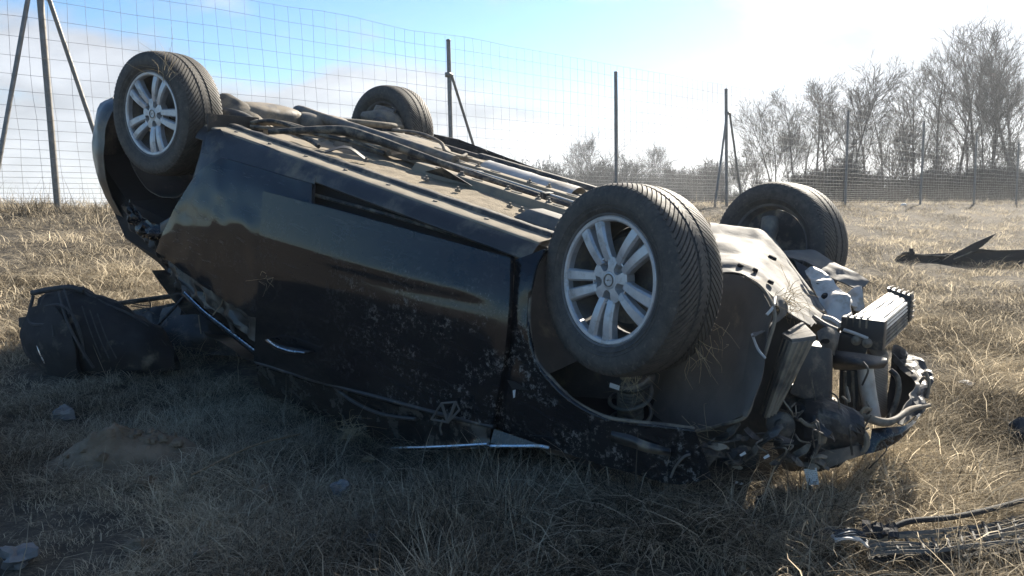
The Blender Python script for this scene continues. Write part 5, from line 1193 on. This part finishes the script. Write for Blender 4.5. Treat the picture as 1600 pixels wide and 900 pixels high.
    for k in range(5): grid('clip', [[Lg(1345 + 10 * k, 872 + 3 * k, .03), Lg(1358 + 10 * k, 876 + 2 * k, .04)], [Lg(1347 + 10 * k, 884 + 3 * k, .02), Lg(1360 + 10 * k, 888 + 2 * k, .02)]], M['plastic_matt'], gr, 5, 4, .010, crumple=.012, cs=18, seed=89 + k, smooth=False)
    # dark strap hanging to the ground below the label
    b5 = G(1240, 870); st = empty('torn_rubber_strip', b5); tag(st, 'dark torn rubber strip trailing over the grass below the paper label', 'rubber strip')
    rows = [[G(x + o, y) + [0, 0, .03 + .02 * math.sin(i * 2)] - b5 for i, (x, y) in enumerate(((1264, 770), (1258, 800), (1250, 830), (1244, 855), (1238, 890)))] for o in (-5, 6)]
    grid('strip', rows, M['rubber'], st, 24, 4, .006, crumple=.01, cs=9, seed=90)
    tube('wire', [G(1250, 856) + [0, 0, .03] - b5, G(1275, 862) + [0, 0, .04] - b5, G(1305, 866) + [0, 0, .03] - b5, G(1335, 870) + [0, 0, .03] - b5], .006, M['rubber'], st, 6)
    # fragment at the right edge
    b6 = G(1592, 690); fr6 = empty('lamp_fragment', b6); tag(fr6, 'broken black and white headlamp fragment at the right edge of the picture', 'car part')
    def Lf(x, y, h=0.0): p = G(x, y); p[2] += h; return p - b6
    grid('housing', [[Lf(1574, 690, .09), Lf(1590, 690, .12), Lf(1615, 690, .10)], [Lf(1576, 690, .02), Lf(1592, 696, .04), Lf(1615, 698, .03)]], M['plastic'], fr6, 12, 8, .01, crumple=.03, cs=9, seed=91)
    grid('reflector', [[Lf(1586, 690, .10), Lf(1612, 690, .12)], [Lf(1590, 692, .05), Lf(1612, 692, .06)]], M['white'], fr6, 8, 6, .006, crumple=.02, cs=12, seed=92)
    # stones and pale lumps
    for k, (x, y, w, m, lab_) in enumerate([(98, 656, 13, 'stone', 'pale grey stone in the shade left of the car'), (534, 774, 15, 'stone', 'pale whitish lump of rock in the shade near the bottom centre'), (582, 850, 9, 'stone', 'small bluish grey stone at the bottom left of centre'), (28, 884, 20, 'stone', 'grey stone at the bottom left corner'), (226, 776, 14, 'soil', 'brown clod of earth just right below the soil heap'), (415, 782, 17, 'soil', 'brown earth clod between the soil heap and the pale rock'), (222, 872, 17, 'soil', 'dark earth clod near the bottom left'), (315, 886, 11, 'soil', 'small brown clod at the bottom edge left of centre'), (1300, 775, 10, 'stone', 'small grey stone at the shadow edge right of the label'), (1412, 322, 4, 'white', 'tiny white ball-shaped object at the foot of the far fence')]):
        p = G(x, y); BARE.append((p[0], p[1] - .05, .05)); BARE.append((p[0], p[1], .045)); sw = w * np.linalg.norm(p - CAM) / FPX
        o = wobbly('stone' if m == 'stone' else ('earth_clod' if m == 'soil' else 'white_ball'), None, M[m], 3 + k, (p[0], p[1], p[2] + sw * .35 + (.012 if p[1] < 5 else 0)), (sw, sw * .8, sw * .75), (0, 0, k), jit=.42 if m != 'white' else .02)
        tag(o, lab_, {'stone': 'stone', 'soil': 'clod', 'white': 'ball'}[m])
    # soil heap: crumbly crown with its own clods
    p = G(205, 722); BARE.append((p[0], p[1], .20)); BARE.append((p[0] + .17, p[1] + .04, .15)); BARE.append((p[0] - .17, p[1] - .05, .15))
    V, F = [], []; n, m_ = 60, 26
    for j in range(m_ + 1):
        r = j / m_
        for i in range(n):
            th = 2 * math.pi * i / n; x, y = .30 * r * math.cos(th), .17 * r * math.sin(th); h = .125 * (1 - r * r) ** 1.2 * (1 + .5 * mnoise.noise(Vector((x * 9, y * 9, 1)))) + .030 * abs(mnoise.noise(Vector((x * 30, y * 30, 5)))) * (1 - r) ** .5 - .012 + .018 * max(0, mnoise.noise(Vector((x * 60, y * 60, 5)))) * (1 - r)
            V.append((x, y, h + gz(p[0] + x, p[1] + y) - p[2]))
    for j in range(m_):
        for i in range(n): k = (i + 1) % n; F.append((j * n + i, j * n + k, (j + 1) * n + k, (j + 1) * n + i))
    sh_ = mk('soil_heap', V, F, M['soil']); sh_.location = p; auto(sh_, 30); sh_.rotation_euler = (0, 0, .25); tag(sh_, 'crumbly heap of bare dry soil in the shaded grass at left', 'soil heap')
    rg = random.Random(4)
    for k in range(26):
        a, r = rg.uniform(0, 6.28), rg.uniform(.03, .24); s = rg.uniform(.008, .022); x, y = r * math.cos(a), r * .55 * math.sin(a)
        o = wobbly('crumb', None, M['soil'], 60 + k, (x, y, .10 * (1 - (r / .3) ** 2) + s * .3), (s, s * .9, s * .8), (0, 0, a), 8, 5, .3); o.parent = sh_
    # dead leaves
    leaf_px = [(736, 768, 12, .9, 'curled brown leaf standing in the grass below the middle of the car'), (983, 846, 18, .2, 'broad flat dead leaf at the bottom right of centre'), (968, 802, 13, .5, 'brown leaf lying above the broad flat one'), (828, 868, 10, .7, 'small dead leaf near the bottom centre'), (575, 730, 12, .9, 'dead leaf under the sunlit straw at the car door'), (540, 700, 10, 1.1, 'dead leaf standing against the bottom of the door'), (905, 878, 9, .4, 'small pale leaf at the bottom edge right of centre'), (772, 786, 9, .3, 'small dead leaf right of the curled brown leaf'), (1112, 805, 8, .9, 'small upright leaf in the shade left of the rubber strip'), (1345, 838, 14, .9, 'grey brown leaf at the shadow edge above the broken grille'), (1390, 835, 13, .7, 'dead leaf in the sun above the broken grille'), (790, 795, 8, .4, 'narrow leaf tip in the grass below the door')]
    rg = random.Random(8)
    for k, (x, y, w, tilt, lab_) in enumerate(leaf_px):
        p = G(x, y); s = w * np.linalg.norm(p - CAM) / FPX
        rows = [[(-s, 0, 0), (-.4 * s, -.5 * s, .15 * s), (.3 * s, -.52 * s, .2 * s), (s * 1.05, 0, .05 * s)], [(-s, 0, 0), (-.4 * s, 0, -.05 * s), (.3 * s, 0, -.05 * s), (s * 1.05, .0, .05 * s)], [(-s, 0, 0), (-.4 * s, .5 * s, .2 * s), (.3 * s, .48 * s, .15 * s), (s * 1.05, 0, .05 * s)]]
        o = grid('dead_leaf', rows, M['leaf'], None, 9, 7, .0012, crumple=.012, cs=22, seed=200 + k); o.location = (p[0], p[1], p[2] + .035); o.rotation_euler = (tilt, rg.uniform(-.4, .4), rg.uniform(0, 6.28)); tag(o, lab_, 'leaf')
    # pale shards on the ground
    for k, (x, y, w, lab_) in enumerate([(1155, 775, 6, 'small white shard in the shade below the front of the car'), (1350, 800, 8, 'pale shard at the edge of the shadow under the nose'), (1310, 733, 9, 'pale sunlit scrap right beside the bumper corner'), (1455, 752, 12, 'flat pale scrap lying in the sunlit grass right of the bumper'), (1456, 855, 6, 'tiny bluish shard in the straw above the grille'), (1510, 606, 12, 'thin pale scrap in the sunny field right of the bumper')]):
        p = G(x, y); s = w * np.linalg.norm(p - CAM) / FPX
        o = grid('shard', [[(-s, -.3 * s, 0), (0, -.4 * s, .2 * s), (s, -.2 * s, 0)], [(-.7 * s, .4 * s, .1 * s), (.1 * s, .3 * s, .3 * s), (.8 * s, .5 * s, .05 * s)]], M['white'], None, 6, 5, .003, crumple=.008, cs=30, seed=230 + k); o.location = (p[0], p[1], p[2] + .04); o.rotation_euler = (.2, .1, k); tag(o, lab_, 'shard')
    # fallen sticks
    for k, (x0, y0, x1, y1, lab_) in enumerate([(1402, 745, 1470, 735, 'dry stick lying in the sunlit straw right of the bumper'), (1380, 690, 1440, 688, 'short dry stick beside the bumper edge'), (300, 770, 470, 700, 'long dry stalk lying across the shaded grass at left')]):
        A, B_ = G(x0, y0, .05), G(x1, y1, .05); o = tube('stick', [np.zeros(3), (B_ - A) * .5 + [0, .01, .02], B_ - A], .004, M['leaf'], None, 5); o.location = A; tag(o, lab_, 'stick')
    # fragments of trim thrown about the nose
    rg = random.Random(21)
    for k, (x, y, lab_) in enumerate([(1560, 520, 'small black plastic piece in the sunny field nearest the right edge'), (1478, 660, 'small black plastic piece in the sun right of the bumper corner'), (1520, 455, 'tiny black plastic piece in the field below the long trim'), (1395, 765, 'black plastic piece in the straw below the bumper'), (1290, 850, 'black plastic piece at the shadow edge left of the broken grille'), (1185, 800, 'black plastic piece in the shade below the nose'), (1420, 815, 'black plastic piece in the sun above the middle of the grille'), (1120, 770, 'black plastic piece in the shade under the front wing')]):
        p = G(x, y); s = rg.uniform(.018, .035)
        o = grid('plastic_fragment', [[(-s, -.4 * s, 0), (0, -.5 * s, .3 * s), (s * rg.uniform(.6, 1.4), -.2 * s, 0)], [(-.7 * s, .5 * s, .1 * s), (.1 * s, .3 * s, .4 * s), (.8 * s, .6 * s, .05 * s)]], M[rg.choice(['plastic_matt', 'plastic', 'plastic_dusty'])], None, 6, 5, .003, crumple=.010, cs=30, seed=260 + k, smooth=False)
        o.location = (p[0], p[1], p[2] + .03); o.rotation_euler = (rg.uniform(-.6, .6), rg.uniform(-.6, .6), rg.uniform(0, 6)); tag(o, lab_, 'fragment')
build_loose()

# ------------------------------------------------------------------ grass
def blade_mesh(name, seed, n, rad, lmin, lmax, flat, w=.0032):
    rng = random.Random(seed); V, F, tint = [], [], []
    for _ in range(n):
        a = rng.uniform(0, 6.283); r = rad * math.sqrt(rng.random()); x, y = r * math.cos(a), r * math.sin(a)
        ln = rng.uniform(lmin, lmax); az = rng.gauss(a, 1.1); fl = min(max(rng.gauss(flat, .22), 0.02), 1.45)   # angle from vertical at the root
        seg = 4; p = np.array([x, y, -.01]); th = fl * .55; bend = (fl * .9 + rng.uniform(.05, .5)) / seg; ww = w * rng.uniform(.6, 1.25)
        sd = np.array([-math.sin(az), math.cos(az), 0]) + np.array([0, 0, rng.uniform(-.4, .4)]); tv = rng.random(); k0 = len(V)
        kink = rng.random() < .25; kk = rng.randrange(1, seg)
        for k in range(seg + 1):
            f = ww * (1 - (k / seg) ** 2 * .85)
            V.append(tuple(p - sd * f * .5)); V.append(tuple(p + sd * f * .5)); tint += [tv, tv]
            th2 = min(th, 1.72)
            p = p + np.array([math.cos(az) * math.sin(th2), math.sin(az) * math.sin(th2), math.cos(th2)]) * ln / seg
            if p[2] < .004: p[2] = .004 + rng.random() * .008
            th += bend + (.7 if kink and k == kk else 0); az += rng.gauss(0, .18)
        for k in range(seg): q = k0 + 2 * k; F.append((q, q + 1, q + 3, q + 2))
    me = bpy.data.meshes.new(name); me.from_pydata(V, [], F); at = me.attributes.new('tint', 'FLOAT', 'POINT'); at.data.foreach_set('value', tint)
    me.polygons.foreach_set('use_smooth', [True] * len(me.polygons)); me.materials.append(M['straw']); return me
def in_car(x, y, z, m=.0):
    p = CB.T @ (np.array([x, y, z + .05]) - CT)
    return .3 < p[0] < 3.35 and abs(p[1]) < .72 + m and p[2] > -1.4
def build_grass():
    rng = random.Random(9); T = []
    for s in range(8): T.append(blade_mesh('matted_tuft', 300 + s, 44, .13, .07, .24, 1.36, w=.0028))      # 0-7 lying
    for s in range(6): T.append(blade_mesh('short_tuft', 400 + s, 26, .08, .03, .085, 1.0))       # 8-13 short, upright
    for s in range(6): T.append(blade_mesh('long_tuft', 500 + s, 36, .05, .09, .20, .66))       # 14-19 long
    for s in range(4): T.append(blade_mesh('coarse_tuft', 600 + s, 34, .24, .10, .26, 1.30, w=.0055)) # 20-23 for the distance
    for s in range(4): T.append(blade_mesh('stalks', 700 + s, 4, .10, .18, .34, .6, w=.003))   # 24-27 stalks
    pts = []
    SC = [1.0]
    def add(x, y, kind, sc):
        sc *= SC[0]
        z = gz(x, y)
        for bx, by, br in BARE:
            if (x - bx) ** 2 + (y - by) ** 2 < br * br: return
        if in_car(x, y, z): return
        e = .02; gx = (gz(x + e, y) - gz(x - e, y)) / (2 * e); gy = (gz(x, y + e) - gz(x, y - e)) / (2 * e)
        pts.append(((x, y, z), kind, (math.atan(gy), -math.atan(gx), rng.uniform(0, 6.28)), sc))
    def sector(n, r0, r1, pw, fn):
        for _ in range(n):
            a = math.radians(rng.uniform(-38, 38)); u = rng.random()
            r = (r0 ** pw + (r1 ** pw - r0 ** pw) * u) ** (1 / pw) if pw else r0 * (r1 / r0) ** u
            x, y = r * math.sin(a), r * math.cos(a)
            if FN[0] * x + FN[1] * y > 9.6 and r < 30: 
                if rng.random() < .6: continue
            fn(x, y, r)
    def near(x, y, r):
        c = mnoise.noise(Vector((x * 1.1, y * 1.1, 11.0))); k = rng.random()
        if x > .95 or x < -1.9: c = min(c, .1); k = k * .8
        if x < -.35 and y < 4.2: SC[0] = .68; c = min(c, .17 if rng.random() < .8 else c)
        else: SC[0] = 1.0
        if c > .18 and k < .34: add(x, y, rng.randrange(14, 20), rng.uniform(.6, 1.15))
        elif c < -.22 and k < .70: return
        elif k < .66: add(x, y, rng.randrange(0, 8), rng.uniform(.6, 1.2))
        else: add(x, y, rng.randrange(8, 14), rng.uniform(.6, 1.25))
    sector(11000, 1.5, 6.5, 1.1, near)
    def midf(x, y, r):
        SC[0] = 1.0
        c = mnoise.noise(Vector((x * .8, y * .8, 3.0)))
        if c < -.22 and rng.random() < .75: return
        add(x, y, rng.randrange(20, 24) if rng.random() < .75 else rng.randrange(8, 14), rng.uniform(.5, .95) * (1 + r * .012))
    sector(10000, 5.5, 45, 0, midf)
    for _ in range(150):
        a = math.radians(rng.uniform(-38, 38)); r = rng.uniform(1.6, 9); add(r * math.sin(a), r * math.cos(a), rng.randrange(24, 28), rng.uniform(.6, 1.1))
    # rank grass and stalks along the fence
    for _ in range(500):
        t = rng.uniform(-2, 40) if rng.random() < .6 else rng.uniform(-1, 6); x, y = FN * rng.gauss(8.9, .35) + FD * t
        add(x, y, rng.choice([14, 15, 16, 17, 24, 25, 26, 27]), rng.uniform(.9, 1.7) if t < 6 else rng.uniform(.8, 1.3))
    scatter_stuff('dry_grass', 'matted straw-coloured winter grass covering the whole slope', 'grass', pts, T)
build_grass()

# ------------------------------------------------------------------ haze
def build_glare():  # air volume added to imitate veiling lens glare
    R, z0, z1 = 5200.0, -16.0, 24.0
    V = [(x, y, z) for z in (z0, z1) for x, y in ((-R, -R), (R, -R), (R, R), (-R, R))]
    o = mk('glare', V, [(3, 2, 1, 0), (4, 5, 6, 7), (0, 1, 5, 4), (1, 2, 6, 5), (2, 3, 7, 6), (3, 0, 4, 7)], None, None, False)
    m = bpy.data.materials.new('pale_glare_volume'); m.use_nodes = True; nt = m.node_tree; nt.nodes.clear()
    out = nt.nodes.new('ShaderNodeOutputMaterial'); v = nt.nodes.new('ShaderNodeVolumePrincipled'); v.inputs['Color'].default_value = (.86, .92, 1.0, 1)
    v.inputs['Density'].default_value = GLARE_D; v.inputs['Anisotropy'].default_value = .45; nt.links.new(v.outputs[0], out.inputs['Volume'])
    o.data.materials.append(m); tag(o, 'thin pale haze volume added to imitate lens veiling over the field and woods', 'glare', kind='stuff')
GLARE_D = 0.0009
build_glare()
